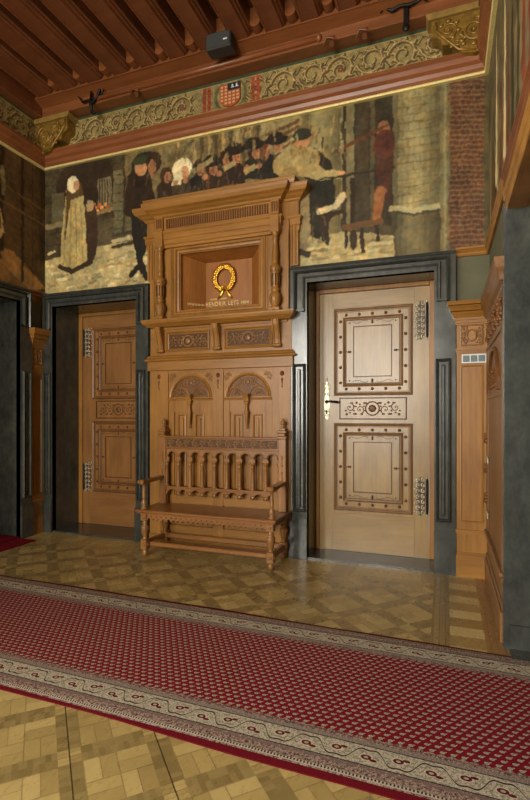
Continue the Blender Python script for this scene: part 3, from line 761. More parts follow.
# ---------------------------------------------------------------- corner brackets
def corner_bracket(name, X0, sg, label):
    """sg=+1 hangs from the left corner towards +X, -1 from the right corner towards -X"""
    f = lambda a, b, w_: (X0+sg*a, -w_, b)
    t = thing(name, (X0+sg*.25, -.08, 4.45), label, 'bracket', 'gilded brackets in the two far corners')
    s = 1.0
    prof = [(0.005, 4.80), (.47, 4.80), (.47, 4.66), (.40, 4.63), (.38, 4.57), (.30, 4.56), (.27, 4.52), (.22, 4.47), (.12, 4.45), (.05, 4.46), (.005, 4.47)]
    obj('carved_body', MB().prism(prof, .015, .145, f), M['giltwood'], t)
    mb = MB().sweep([(.0, .13), (.49, .13)], [(0, 0), (0, .001)], f) if False else MB()
    mb.prism([(.005, 4.795), (.50, 4.795), (.50, 4.815), (.515, 4.83), (.515, 4.85), (.005, 4.85)], .015, .175, f)
    obj('top_slab', mb, M['slab'], t)
    mb = MB()
    scroll(mb, X0+sg*.13, 4.645, .105, 1.9, PI/2, sg, .147, .014, lambda a, b, w_: (a, -w_, b))
    scroll(mb, X0+sg*.33, 4.69, .07, 1.5, -PI/2, -sg, .147, .012, lambda a, b, w_: (a, -w_, b))
    scroll(mb, X0+sg*.26, 4.58, .055, 1.4, PI/2, sg, .147, .011, lambda a, b, w_: (a, -w_, b))
    mb.tube([f(.44, 4.78, .147), f(.43, 4.70, .15), f(.36, 4.62, .15), f(.25, 4.50, .15), f(.12, 4.47, .147)], [.012, .014, .014, .012, .008], 6)
    obj('volutes', mb, M['giltwood'], t)
corner_bracket('corner_bracket', XL, 1, 'gilded carved bracket under the ceiling in the left corner')
corner_bracket('corner_bracket', XR-.0, -1, 'pale gilded carved bracket under the ceiling in the right corner')

# ---------------------------------------------------------------- iron fittings and speaker
xa, za = cx_(406, 30, -.19)
t = MB()
t.box(xa-.022, xa+.022, -.185, -.165, za+.02, za+.40, .004); t.blob((xa, -.18, za+.03), .035, .016, .035)
t.tube([(xa-.22, -.19, za+.21), (xa-.18, -.19, za+.245), (xa-.12, -.19, za+.20), (xa-.05, -.19, za+.225), (xa+.03, -.19, za+.21), (xa+.14, -.19, za+.235), (xa+.18, -.19, za+.2)], [.006, .014, .016, .018, .018, .014, .006], 6)
obj('wall_anchor', t, M['iron'], label='black iron cross-shaped wall anchor left of the right corner bracket', cat='wall anchor')
xa, za = cx_(92, 112, -.19)
t = MB(); t.tube([(xa, -.185, za+.0), (xa-.02, -.19, za+.10), (xa+.0, -.2, za+.22)], [.022, .02, .012], 6); t.blob((xa+.02, -.18, za-.01), .035, .02, .016)
t.tube([(xa-.17, -.21, za+.20), (xa-.12, -.2, za+.13), (xa-.05, -.19, za+.14), (xa+.01, -.19, za+.10), (xa+.08, -.19, za+.17), (xa+.13, -.2, za+.26), (xa+.19, -.21, za+.30)], [.006, .014, .015, .017, .015, .012, .005], 6)
t.tube([(xa+.08, -.19, za+.17), (xa+.15, -.2, za+.17), (xa+.17, -.2, za+.21)], [.012, .01, .005], 6)
obj('wall_anchor', t, M['iron'], label='dark antler-shaped iron wall anchor near the left corner bracket', cat='wall anchor')
for px, py, lab in ((137, 92, 'small dark metal clip on the beam plate at the left end of the rounded batten'), (332, 41, 'left one of two small dark metal clips just above the scroll frieze'), (365, 33, 'right one of two small dark metal clips just above the scroll frieze')):
    xa, za = cx_(px, py, -.17)
    t = MB().box(xa-.022, xa+.022, -.18, -.155, za-.06, za+.05, .004).tube([(xa-.08, -.18, za-.045), (xa-.05, -.2, za+.02), (xa, -.2, za+.01), (xa+.05, -.2, za-.02)], [.006, .012, .014, .006], 6)
    obj('metal_clip', t, M['stud'], label=lab, cat='metal clip')
(xa, za), (xb, zb) = cx_(209, 60, -.34), cx_(235, 40, -.34)
t = thing('loudspeaker', ((xa+xb)/2, -.33, za), 'small dark grey loudspeaker box hung below the ceiling beams', 'speaker')
obj('speaker_case', MB().box(xa, xb-.01, -.42, -.28, za+.03, za+.19, .01), M['plastic'], t)
obj('grille', MB().box(xa+.012, xb-.022, -.426, -.415, za+.042, za+.178, .006), simple('speaker_cloth', lin('3a3b3b'), .9), t)
obj('badge', MB().box(xb-.085, xb-.045, -.429, -.424, za+.085, za+.098), M['white'], t)
obj('mounting_bracket', MB().box((xa+xb)/2-.03, (xa+xb)/2+.03, -.33, -.27, za+.185, 5.02), M['iron'], t)

# ---------------------------------------------------------------- murals
def finish(cv, amp=.8, br=1.42):
    """brushwork: ragged edges, short strokes and varnish mottling in the paint itself"""
    h, w_ = cv.h, cv.w; dx = (vnoise(h, w_, 4, 21)-.5)*2*amp+(vnoise(h, w_, 9, 22)-.5)*2*amp; dy = (vnoise(h, w_, 4, 23)-.5)*2*amp+(vnoise(h, w_, 9, 24)-.5)*2*amp
    yy, xx = np.mgrid[0:h, 0:w_]; yi = np.clip((yy+dy).round().astype(int), 0, h-1); xi = np.clip((xx+dx).round().astype(int), 0, w_-1)
    im = cv.img[yi, xi]
    st = vnoise(h, w_, 2.0, 31)*.5+vnoise(h, w_, 5, 32)*.8+vnoise(h, w_, 16, 33)*.7
    im = im*(br*(.62+.38*st))[..., None]
    hue = vnoise(h, w_, 8, 34)-.5; im[..., 0] *= 1+.22*hue; im[..., 2] *= 1-.25*hue
    im = im*np.array([1.06, .96, .86])
    cv.img = (im+np.roll(im, 1, 0)+np.roll(im, 1, 1))/3
P = cx_
cv = Canvas(XL, XR, 2.795, 4.335, .0075)
full = np.ones(cv.GA.shape, bool)
cv.put(full, '5b563c', .5)
def pp(*l): return [P(*q) for q in l]
# distant houses, sky gap, crowd backdrop
cv.poly(pp((120, 150), (300, 110), (300, 200), (120, 215)), '645a3c', .5)
for x in range(195, 300, 7):
    cv.line(pp((x, 165), (x+1, 118)), .02, '8a7e55' if x % 2 else '463e28', .4)
cv.poly(pp((262, 122), (300, 115), (300, 165), (262, 165)), '7e7754', .4)
for k in range(4): cv.line(pp((266, 136+k*7), (298, 122+k*6)), .018, '5b4022', .3)
# left house: dark stone front with a shuttered arch
cv.poly(pp((44, 160), (125, 142), (125, 250), (44, 262)), '3b3423', .55)
cv.ell(*P(85, 185), .42, .34, '2a2117', .4)
for y in range(160, 250, 12): cv.line(pp((46, y+3), (120, y-8)), .006, '2b2519', .3, .7)
cv.poly(pp((52, 195), (64, 193), (64, 226), (52, 228)), '4d4a35', .3); cv.line(pp((47, 228), (66, 224)), .03, '6c6346')
cv.poly(pp((98, 180), (112, 177), (112, 207), (98, 208)), '5f5a44', .4)
for k in range(5): cv.line(pp((100+k*2.6, 180), (100+k*2.6, 205)), .006, '2d281c')
for q in range(9): cv.ell(*P(94+q*2, 205+(q % 3)*3), .022, .018, 'a3512c' if q % 2 else 'b98a50', .4)
cv.line(pp((92, 216), (114, 208)), .022, '78694a')
cv.poly(pp((114, 172), (123, 170), (123, 240), (114, 242)), '58543c', .4)
for y in range(176, 240, 9): cv.line(pp((114, y), (123, y-1)), .006, '38331f')
cv.poly(pp((92, 224), (114, 218), (114, 250), (92, 252)), '4a4431', .4)
# snow on the ground at the left
cv.poly(pp((44, 262), (90, 248), (140, 240), (150, 243), (150, 300), (44, 305)), '9c9268', .35)
r_ = random.Random(3)
for k in range(70):
    x, y = r_.uniform(46, 148), r_.uniform(250, 290); cv.line(pp((x, y), (x+r_.uniform(3, 10), y-r_.uniform(0, 3))), .014, r_.choice(['7a7150', 'b8ad80', 'c2b88e', '6a6245']), .2, .75)
for k in range(4): cv.line(pp((113, 236+k*6), (136, 232+k*5)), .022, 'a09a78' if k % 2 else '3a3322')
# woman in a cream cloak, child behind her
cv.ell(*P(91, 232), .10, .36, '35281c', .3); cv.ell(*P(90, 206), .055, .07, '8f7a58')
cv.poly(pp((66, 188), (78, 182), (84, 196), (88, 262), (76, 271), (62, 266), (60, 262)), '9d8f5e', .35)
cv.poly(pp((66, 187), (82, 183), (84, 196), (70, 201), (66, 240), (64, 240)), '4b3a22', .3)
for k in range(4): cv.line(pp((66+k*5, 205), (64+k*6.4, 264)), .010, '7d7148', .2, .8)
cv.line(pp((60, 267), (72, 272), (91, 262)), .03, '2e2519'); cv.ell(*P(73, 185), .085, .10, 'c9c09a', .2); cv.ell(*P(76.5, 186), .045, .065, 'a67f5c', .2)
# tall man in dark cloak and hose
cv.poly(pp((126, 178), (135, 166), (150, 168), (157, 215), (150, 226), (124, 215)), '281e14', .4)
cv.poly(pp((131, 212), (147, 214), (147, 245), (143, 262), (146, 272), (141, 276), (137, 264), (133, 243)), '1e1b15', .3)
cv.line(pp((139, 266), (131, 275)), .035, '1c1913'); cv.line(pp((142, 268), (147, 278)), .035, '1c1913')
cv.ell(*P(144, 162), .16, .11, '232618', .3); cv.ell(*P(141, 168), .075, .09, '9f7652', .25); cv.ell(*P(143, 160.5), .13, .05, '303722', .3)
cv.ell(*P(154, 163), .10, .12, '2b1e14', .3); cv.ell(*P(152, 168), .055, .08, '7c5a3e', .2)
# row of onlookers leaning on a rail
heads = [(166, 176, '3a2a1a', None), (182, 171, 'cfc6a2', 'coif'), (199, 168, '33281c', None), (212, 168, '3b2113', 'hat'), (226, 158, '2c1c12', None), (235, 156, '261c14', 'hat'), (254, 151, '24231a', 'hat'), (268, 152, '5b3524', None), (276, 146, '6f6a50', 'hat')]
for x, y, c_, kind in heads:
    cv.poly(pp((x-10, y+28), (x-9, y+12), (x-4, y+6), (x+5, y+6), (x+10, y+12), (x+11, y+28)), r_.choice(['241a12', '2f2318', '33201a', '1f1d17']) if kind != 'coif' else '3c3424', .4)
    cv.ell(*P(x, y), .075, .095, c_, .3); cv.ell(*P(x+1.5, y+2), .046, .066, '94694a', .3); cv.ell(*P(x+.6, y+3), .02, .045, '6e4a34', .3, .7)
    if kind == 'coif':
        cv.ell(*P(x, y-2), .12, .11, 'cdc49c', .2); cv.ell(*P(x+3, y+1.5), .05, .07, 'a87e5a', .2); cv.poly(pp((x-9, y+4), (x, y-3), (x-1, y+14), (x-10, y+15)), 'bdb48d', .2)
    if kind == 'hat': cv.ell(*P(x, y-5), .12, .05, '1d1812', .2); cv.ell(*P(x-1, y-8), .085, .05, '201a13', .2)
    cv.ell(*P(x+1.8, y+1), .006, .006, '3a2418'); cv.ell(*P(x+3.6, y+1), .006, .006, '3a2418'); cv.line(pp((x+1.6, y+6), (x+4, y+5.6)), .006, '6b3b2a')
for x in (176, 186, 205, 219, 247, 259): cv.ell(*P(x, 183-(x-176)*.2), .035, .028, '8a6648', .2)
for x, y in ((200, 160), (190, 166), (222, 163), (243, 166)): cv.poly(pp((x, y+5), (x+12, y-2), (x+14, y+2), (x+3, y+9)), '857a54', .25)
# grey column, doorway, second column, brick pier
cv.poly(pp((308, 100), (342, 94), (342, 245), (312, 245)), '766f4c', .3)
for k, x in enumerate(range(310, 342, 3)): cv.line(pp((x, 110), (x, 240)), .016, ['6c6646', '7f7853', '8b845e', '8b845e', '807a55', '746e4b', '68623f', '5c5738', '504b30', '453f29', '3d3824'][k], .2, .6)
cv.poly(pp((342, 94), (393, 85), (393, 262), (342, 262)), '2e291c', .5)
cv.line(pp((350, 100), (350, 240)), .035, '655f43', .3); cv.line(pp((372, 95), (372, 225)), .018, '47412d', .3); cv.line(pp((362, 95), (362, 225)), .06, '3a3323', .3, .8)
cv.poly(pp((345, 225), (393, 225), (393, 268), (345, 268)), '3f3927', .4)
stops = ['57523a', '6e6848', '7c7653', '86805b', '847e5a', '7b7552', '6f6948', '625c3e', '565136']
for k in range(9): x0 = 393+k*5.2; cv.poly(pp((x0, 80), (x0+5.4, 80), (x0+5.4, 260), (x0, 260)), stops[k], .28)
for j, y in enumerate(range(92, 262, 8)):
    cv.line(pp((393, y+2), (440, y-6)), .005, '4a4530', .2, .6)
    for k in range(5): cv.line(pp((397+k*11+(j % 2)*5, y), (397+k*11+(j % 2)*5, y+6)), .004, '4a4530', .2, .5)
for k in range(9):
    x0 = 391+k*5.5; cv.poly(pp((x0, 213), (x0+5.6, 212.4), (x0+5.6, 260), (x0, 260)), ['3c3826', '4d4832', '5a553b', '625c41', '625c41', '5a553b', '514c34', '48432e', '3e3a28'][k], .25)
cv.line(pp((392, 209), (415, 211), (441, 206)), .028, '8f8a66', .2); cv.line(pp((392, 213), (415, 215), (441, 210)), .012, '3b3725', .2)
cv.poly(pp((440, 76), (449, 75), (449, 256), (440, 257)), '625d41', .3); cv.line(pp((445, 85), (445, 250)), .01, '7f7955', .2, .7)
cv.poly(pp((449, 70), (484, 66), (484, 252), (449, 256)), '4c2f20', .4)
for j, y in enumerate(range(76, 256, 5)):
    cv.line(pp((449, y), (484, y-1)), .006, '6b5a3d', .2, .75)
    for k in range(7): cv.line(pp((450+k*6+(j % 2)*3, y), (450+k*6+(j % 2)*3, y+5)), .005, '5c4a32', .2, .7)
cv.poly(pp((484, 66), (492, 66), (492, 255), (484, 255)), '454029', .3)
# right-hand ground, bench of the workman, man with a pipe, leaning man in pale sleeves
cv.poly(pp((300, 240), (345, 232), (394, 236), (394, 262), (300, 268)), '8f865e', .35)
for k in range(40):
    x, y = r_.uniform(303, 390), r_.uniform(238, 262); cv.line(pp((x, y), (x+r_.uniform(4, 12), y-1)), .014, r_.choice(['6a6243', 'a89f74', 'b4aa80', '575034']), .2, .7)
cv.poly(pp((304, 160), (314, 148), (328, 160), (333, 172), (336, 200), (326, 235), (308, 232)), '232218', .4)
cv.line(pp((311, 232), (318, 236)), .035, '1d1a13'); cv.ell(*P(303, 140), .075, .09, '9c7450', .2); cv.ell(*P(302, 135), .10, .06, '2a2b20', .2)
cv.line(pp((322, 138), (322, 160)), .008, '1d1a13')
cv.poly(pp((300, 200), (308, 190), (311, 230), (305, 252), (298, 252)), '766c4c', .3); cv.line(pp((300, 252), (308, 255)), .03, '2a2419')
cv.ell(*P(296, 163), .24, .15, '8b7d50', .3); cv.line(pp((303, 166), (322, 176), (340, 175)), [.11, .05, .035], '94875a', .25); cv.ell(*P(290, 176), .09, .09, '7b6e46', .25)
cv.ell(*P(341, 174), .03, .026, 'a57c58')
cv.line(pp((320, 180), (394, 168)), .010, '2a2419')
cv.poly(pp((377, 135), (388, 128), (392, 150), (391, 200), (380, 205), (375, 170)), '40281a', .4); cv.ell(*P(383, 130), .06, .08, '7a5436', .3); cv.ell(*P(384, 145), .10, .14, '482a20', .4)
cv.line(pp((336, 152), (387, 126)), [.022, .014], '4f3421', .3); cv.line(pp((380, 192), (376, 222)), [.05, .035], '7a5230', .3)
for a, b in (((323, 214), (323, 240)), ((327, 212), (327, 244)), ((352, 180), (352, 226)), ((346, 226), (346, 248)), ((361, 226), (363, 252)), ((376, 224), (378, 240))): cv.line(pp(a, b), .018, '2a2014')
cv.line(pp((345, 228), (380, 222)), .03, '5a4226'); cv.ell(*P(353, 240), .04, .10, '2b2316', .3)
cv.line(pp((320, 212), (336, 206), (343, 196)), .03, 'b0a681', .2); cv.line(pp((320, 218), (342, 212)), .022, '2a2014')
# folds and lights in the dark clothing, pale scraps of linen
for k in range(150):
    x, y = r_.uniform(124, 335), r_.uniform(150, 235)
    i, j = np.searchsorted(cv.A, P(x, y)[0]), np.searchsorted(cv.B, P(x, y)[1])
    if 0 < i < cv.w and 0 < j < cv.h and cv.img[j, i].sum() < .12: cv.line(pp((x, y), (x+r_.uniform(-3, 3), y+r_.uniform(5, 14))), [.010, .004], r_.choice(['4d3a28', '5a4630', '14100c', '3a3a2c', '54402a']), .3, .7)
for k in range(220):
    x, y = r_.uniform(155, 345), r_.uniform(118, 160); cv.line(pp((x, y), (x+r_.uniform(-1, 1), y+r_.uniform(2, 7))), r_.uniform(.006, .016), r_.choice(['3c3322', '8b8058', '6b5a38', '9c946c', '2e281c']), .3, .45)
# varnish: slow tonal drift of the paint itself
finish(cv)
cv.build('mural', lambda a, b: (a, -.006, b), M['mural'], (-3.0, -1.42, 2.6, 3.5), label='long painted mural on the far wall with a street crowd, snow and a brick pier', cat='mural')

cv = Canvas(-3.2, 0, 2.70, 4.335, .010); full = np.ones(cv.GA.shape, bool); cv.put(full, '4a3a24', .5)
Q = lambda px, py: onx(px, py, XL)
cv.poly([(-.02, 2.7), (-.02, 4.4), (-.1, 4.4), (-.1, 2.7)], '3d3320', .4)
cv.poly([(-4.2, 2.7), (-4.2, 3.4), (-.8, 3.15), (-.3, 2.9), (0, 2.7)], '6d5532', .5)
cv.poly([Q(0, 245), Q(15, 255), Q(45, 289), Q(30, 292), Q(0, 262)], '8a6a40', .35)
cv.line([(-.35, 2.9), (-.35, 4.3)], .02, '2b2114'); cv.line([(-.20, 3.0), (-.2, 4.3)], .008, '2b2114'); cv.line([(-.62, 3.2), (-.62, 4.3)], .03, '2b2114')
cv.poly([Q(0, 165), Q(4, 166), Q(4, 195), Q(0, 195)], '726b4b', .4); cv.line([Q(0, 200), Q(44, 226)], .012, '5e4b2d'); cv.line([Q(0, 182), Q(44, 212)], .012, '5e4b2d')
cv.poly([Q(0, 205), Q(4, 232), Q(0, 240)], 'a08d63', .3)
for k in range(26):
    a = -.9-k*.13; cv.poly([(a, 3.1), (a-.1, 3.1), (a-.09, 3.6), (a-.03, 3.65)], r_.choice(['2a2117', '4f2c1c', '6b6240', '33301f']), .4); cv.ell(a-.05, 3.7, .05, .06, '96704c', .3)
finish(cv)
cv.build('mural', lambda a, b: (XL+.008, a, b), M['mural'], label='brown painted mural on the left wall above the marble doorway', cat='mural')
cv = Canvas(-6.5, 0, 2.78, 4.335, .014); full = np.ones(cv.GA.shape, bool); cv.put(full, '56513a', .5)
for k in range(30):
    a = -.15-k*.2; c_ = r_.choice(['827850', '3b3422', '5c2d20', '6f6848', '2e2a1c'])
    cv.poly([(a, 2.9), (a-.12, 2.9), (a-.10, 3.2+r_.random()*.6), (a-.06, 3.9+r_.random()*.3), (a-.02, 3.4)], c_, .4)
for a, b, z in ((-.62, -.78, 3.1), (-1.15, -1.3, 3.05)): cv.poly([(a, z), (b, z-.1), ((a+b)/2-.03, 4.15), ((a+b)/2, 4.15)], 'b5aa80', .25)
cv.poly([(-.33, 2.95), (-.42, 2.9), (-.38, 3.6)], '7c2c1e', .3)
finish(cv)
cv.build('mural', lambda a, b: (XR-.008, a, b), M['mural'], label='olive painted mural on the right wall above the marble doorway, seen edge-on', cat='mural')
# small mouldings under the murals
f = [(0, 2.775), (.02, 2.775), (.03, 2.79), (.03, 2.80), (.018, 2.815), (.04, 2.835), (.04, 2.85), (0, 2.85)]
mb = MB().sweep([(.088, 0), (XR, 0), (XR, RY0+.05)], f, ident, side=-1); obj('trim_11', mb, M['oak_h'], kind='structure')
mb = MB().sweep([(XR, RY0+.05), (XR, ROOM_Y)], f, ident, side=-1); obj('trim_12', mb, M['redwood_y'], kind='structure')
mb = MB().sweep([(XL, -.25), (XL, 0)], [(a, b+.0) for a, b in f], ident, side=-1); obj('trim_13', mb, M['redwood'], kind='structure')

# ---------------------------------------------------------------- overmantel panelling
BX0, BX1 = -2.985, -1.412; BC = -2.195
t = thing('memorial_panelling', (BC, 0, 0), 'tall carved oak panelling with cornice, columns and a square niche behind the bench', 'panelling')
O = lambda name, mb, m='oak_v', p=t, **k: obj(name, mb, M[m], p, **k)
O('back_boards', MB().box(BX0-.03, BX1+.0, -.035, 0, 0, 1.87))
mb = MB()
for a, b in ((BX0-.03, -2.785), (-2.255, -2.135), (-1.605, BX1)): mb.box(a, b, -.06, -.035, .0, 1.87, .003)
O('stile', mb)
mb = MB()
for a, b in ((-2.785, -2.255), (-2.135, -1.605)):
    mb.box(a, b, -.06, -.035, .0, .22).box(a, b, -.055, -.035, .46, .54).box(a, b, -.055, -.035, 1.835, 1.87)
O('cross_rail', mb, 'oak_h')
mb = MB().box(BX0-.035, BX1+.004, -.075, -.03, 0, .11, .006); O('plinth', mb, 'oak_h')
for a, b in ((-2.785, -2.255), (-2.135, -1.605)):
    c_ = (a+b)/2; mb = MB(); R = (b-a)/2-.012; zs = 1.575
    arc = lambda r, n=17: [(c_+r*math.cos(q), zs+r*.98*math.sin(q)) for q in np.linspace(0, PI, n)]
    mb.sweep(arc(R-.035), [(0, .034), (0, .052), (.01, .062), (.02, .052), (.034, .056), (.034, .034)], back, side=-1)
    pr = [(a, 1.835), (a, zs)]+[(x, z) for x, z in arc(R)[::-1]]+[(b, zs), (b, 1.835)]
    mb.prism(pr, .03, .048, back)
    for sg in (-1, 1):
        r2 = R*.40; arc2 = [(c_+sg*R*.46+r2*math.cos(q), zs+.01+r2*math.sin(q)) for q in np.linspace(0, PI, 11)]
        mb.sweep(arc2, [(0, .034), (0, .046), (.01, .05), (.016, .034)], back)
    mb.sweep([(a, zs-.03), (b, zs-.03)], [(0, .034), (0, .06), (.012, .064), (.022, .05), (.03, .05), (.03, .034)], back)
    mb.box(a, a+.07, -.052, -.03, .54, zs-.03, .003).box(b-.07, b, -.052, -.03, .54, zs-.03, .003).box(a+.07, b-.07, -.048, -.03, 1.42, zs-.03)
    O('round_arch', mb)
    mb = MB()
    for sg in (-1, 1):
        x = c_+sg*.105
        mb.sweep(frame_path(x-.05, x+.05, .56, 1.40), [(0, .034), (0, .046), (.012, .05), (.018, .034)], back, closed=True)
        mb.box(x-.016, x+.016, -.048, -.034, .60, 1.36, .004)
    O('narrow_panel', mb)
    mb = MB()
    arabesque(mb, c_, zs+.155, .2, .1, .04, back, .0045)
    for sg in (-1, 1):
        for k in range(7):
            q = PI*(k+.5)/7; mb.tube([(c_+sg*R*.46+.02*math.cos(q), -.04, zs+.02+.015*math.sin(q)), (c_+sg*R*.46+.062*math.cos(q), -.042, zs+.02+.06*math.sin(q))], [.004, .008], 5)
        for k in range(4): mb.blob((c_+sg*(.05+.028*k), -.04, zs+.165-.02*k), .014, .01, .012, 6, 4)
        scroll(mb, c_+sg*(R-.01), 1.785, .03, 1.3, PI/2, sg, .05, .005, back)
        scroll(mb, c_+sg*(R-.06), 1.81, .016, 1.2, PI/2, -sg, .05, .004, back)
    O('tympanum_carving', mb, 'relief')
    gr = MB(); R2 = R-.04; gr.prism([(c_-R2, zs+.004)]+[(c_+R2*math.cos(q), zs+.004+R2*.96*math.sin(q)) for q in np.linspace(PI, 0, 15)], .034, .0385, back); O('carving_ground', gr, 'carve')
    mb = MB().lathe([(.003, 1.25), (.012, 1.262), (.006, 1.275), (.01, 1.285), (.018, 1.38), (.024, 1.43), (.014, 1.445), (.02, 1.455), (.012, 1.47), (.018, 1.5), (.03, 1.53)], c_, -.075, 10)
    mb.prism([(.05, 1.53), (.095, 1.53), (.10, 1.56), (.115, 1.59), (.10, 1.605), (.035, 1.605), (.035, 1.53)], c_-.028, c_+.028, lambda p, q, w_: (w_, -p, q))
    O('pendant', mb)
for x in (-2.90, BC, -1.50):
    mb = MB().blob((x, -.062, 1.80), .022, .014, .026).blob((x, -.072, 1.805), .012, .012, .012).blob((x, -.062, 1.745), .012, .008, .012).blob((x, -.062, 1.72), .008, .008, .02).blob((x, -.062, 1.67), .009, .008, .009).blob((x, -.062, 1.69), .005, .005, .012)
    O('drop_ornament', mb, 'stud')
# frieze stage
O('architrave_band', MB().box(BX0-.045, BX1+.03, -.085, 0, 1.865, 1.965, .004), 'oak_h')
mb = MB().sweep([(BX0-.035, 0), (BX0-.035, -.06), (BX1+.02, -.06), (BX1+.02, 0)], [(-.0, 1.965), (.03, 1.965), (.04, 1.975), (.038, 1.985), (.02, 2.0), (.012, 2.02), (.0, 2.03), (-.02, 2.03), (-.02, 1.965)], ident, side=-1)
O('string_moulding', mb, 'oak_h')
mb = MB().box(BX0-.02, BX1+.01, -.06, 0, 2.0, 2.40); O('frieze_board', mb, 'oak_h')
for a, b in ((-2.80, -2.285), (-2.115, -1.60)):
    mb = MB().sweep(frame_path(a, b, 2.065, 2.275), [(0, .05), (0, .078), (.01, .082), (.02, .07), (.03, .066), (.03, .05)], back, closed=True)
    O('frieze_frame', mb, 'oak_h')
    mb = MB(); arabesque(mb, (a+b)/2, 2.17, b-a-.06, .15, .066, back, .0065)
    O('frieze_carving', mb, 'relief'); O('carving_ground', MB().box(a+.03, b-.03, -.0625, -.058, 2.095, 2.245), 'ground')
for x in (-2.865, BC, -1.545):
    mb = MB(); pr = [(.05, 2.06), (.085, 2.06), (.09, 2.075), (.095, 2.09), (.10, 2.13), (.12, 2.2), (.15, 2.27), (.16, 2.32), (.05, 2.32)]
    mb.prism(pr, x-.036, x+.036, lambda p, q, w_: (w_, -p, q))
    for sg in (-1, 1): mb.tube([(x+sg*.022, -p-.002, q) for p, q in pr[2:8]], .008, 5)
    mb.lathe([(.014, -.044), (.02, -.035), (.02, .035), (.014, .044)], x, -.09, 8, axis='x', z=2.075)
    O('console', mb)
mb = MB().sweep([(BX0+.05, 0), (BX0+.05, -.06), (BX1-.05, -.06), (BX1-.05, 0)], [(-.02, 2.30), (.015, 2.30), (.02, 2.32), (.06, 2.325), (.085, 2.345), (.105, 2.36), (.115, 2.385), (.115, 2.40), (.0, 2.405), (-.02, 2.405)], ident, side=-1)
mb.box(BX0-.0, BX1, -.07, 0, 2.38, 2.405)
O('middle_cornice', mb, 'oak_h')
# niche stage : wide back board, frame, columns, splayed niche
mb = MB().box(BX0-.035, NX0, -.045, 0, 2.40, 2.85).box(NX1, BX1+.0, -.045, 0, 2.40, 2.85).box(BX0-.07, NX0, -.045, 0, 2.85, 3.58).box(NX1, BX1+.072, -.045, 0, 2.85, 3.58)
mb.box(NX0, NX1, -.045, 0, 2.40, NZ0).box(NX0, NX1, -.045, 0, NZ1, 3.58)
O('back_board', mb)
mb = MB()
for x in (BX0-.045, BX0-.01, BX1+.008, BX1+.045): mb.box(x-.007, x+.007, -.056, -.04, 2.86, 3.30, .004)
O('edge_reed', mb)
mb = MB()
for a, b in ((-2.965, -2.72), (-1.67, -1.425)): mb.box(a, b, -.075, -.04, 2.405, 3.30, .003)
for x in (-2.955, -2.74, -1.65, -1.435): mb.box(x-.01, x+.01, -.085, -.07, 2.43, 3.17, .004)
O('column_backing', mb)
mb = MB().sweep(frame_path(-2.73, -1.66, 2.42, 3.19), [(0, .04), (0, .09), (.02, .10), (.035, .085), (.05, .085), (.06, .065), (.08, .06), (.085, .03), (.09, 0), (.06, 0)], back, closed=True)
O('niche_frame', mb, 'oak_v')
bx0, bx1, bz0, bz1, by = -2.455, -1.915, 2.535, 3.05, .185
v = [(NX0, 0, NZ0), (NX1, 0, NZ0), (NX1, 0, NZ1), (NX0, 0, NZ1), (bx0, by, bz0), (bx1, by, bz0), (bx1, by, bz1), (bx0, by, bz1)]
mb = MB(); mb.v = v+[(a, b+.02, c) for a, b, c in v]
mb.f = [(0, 1, 5, 4), (1, 2, 6, 5), (2, 3, 7, 6), (3, 0, 4, 7), (4, 5, 6, 7)]; mb.f += [tuple(i+8 for i in q[::-1]) for q in mb.f]+[(0, 8, 9, 1), (1, 9, 10, 2), (2, 10, 11, 3), (3, 11, 8, 0)]; mb.sm = [False]*len(mb.f)
O('niche_lining', mb, 'niche')
for x in (-2.842, -1.548):
    prof = [(.045, 2.405), (.045, 2.44), (.032, 2.45), (.034, 2.46), (.05, 2.50), (.052, 2.535), (.04, 2.575), (.028, 2.59), (.038, 2.60), (.038, 2.615), (.028, 2.625), (.033, 2.64), (.036, 2.76), (.04, 2.775), (.05, 2.80), (.046, 2.83), (.03, 2.85), (.026, 2.87), (.032, 2.885), (.025, 2.90), (.03, 2.95), (.024, 3.02), (.019, 3.09), (.026, 3.10), (.026, 3.115), (.02, 3.125), (.036, 3.16), (.04, 3.17)]; prof = [(r*1.15, h) for r, h in prof]
    c = O('colonnette', MB().lathe(prof, x, -.125, 14))
    mb = MB().box(x-.055, x+.055, -.175, -.06, 2.402, 2.43, .003)
    obj('column_base', mb, M['oak_v'], c)
    mb = MB()
    for k in range(10):
        a = k*2*PI/10; mb.tube([(x+.041*math.cos(a), -.125+.041*math.sin(a), 2.645), (x+.045*math.cos(a), -.125+.045*math.sin(a), 2.76)], .005, 4)
        mb.blob((x+.05*math.cos(a), -.125+.05*math.sin(a), 2.52), .011, .011, .03, 6, 4); mb.blob((x+.046*math.cos(a), -.125+.046*math.sin(a), 2.80), .012, .012, .022, 6, 4)
    obj('column_fluting', mb, M['carve'], c)
# entablature: wide recessed part and projecting middle with end blocks
def ent(x0, x1, yb, zs_):
    k = MB(); pth = [(x0, 0), (x0, -yb), (x1, -yb), (x1, 0)]
    k.sweep(pth, [(-.04, 3.16), (.0, 3.16), (.0, 3.185), (.012, 3.195), (.012, 3.24), (.022, 3.25), (.022, 3.30), (.034, 3.315), (.034, 3.33), (.005, 3.335), (.005, 3.475), (.022, 3.485), (.03, 3.50), (.055, 3.515), (.07, 3.53), (.10, 3.545), (.118, 3.575), (.122, 3.60), (.122, 3.612), (-.04, 3.615)], ident, side=-1)
    return k
O('recessed_entablature', ent(BX0-.07, BX1+.072, .035, 0), 'oak_h')
k = ent(BX0+.098, BX1-.098, .115, 0); O('projecting_entablature', k, 'oak_h')
mb = MB()
for x in (-2.842, -1.548): mb.box(x-.045, x+.045, -.16, -.08, 3.16, 3.33, .004).box(x-.042, x+.042, -.15, -.08, 3.335, 3.48, .004)
O('entablature_block', mb, 'oak_h')
mb = MB()
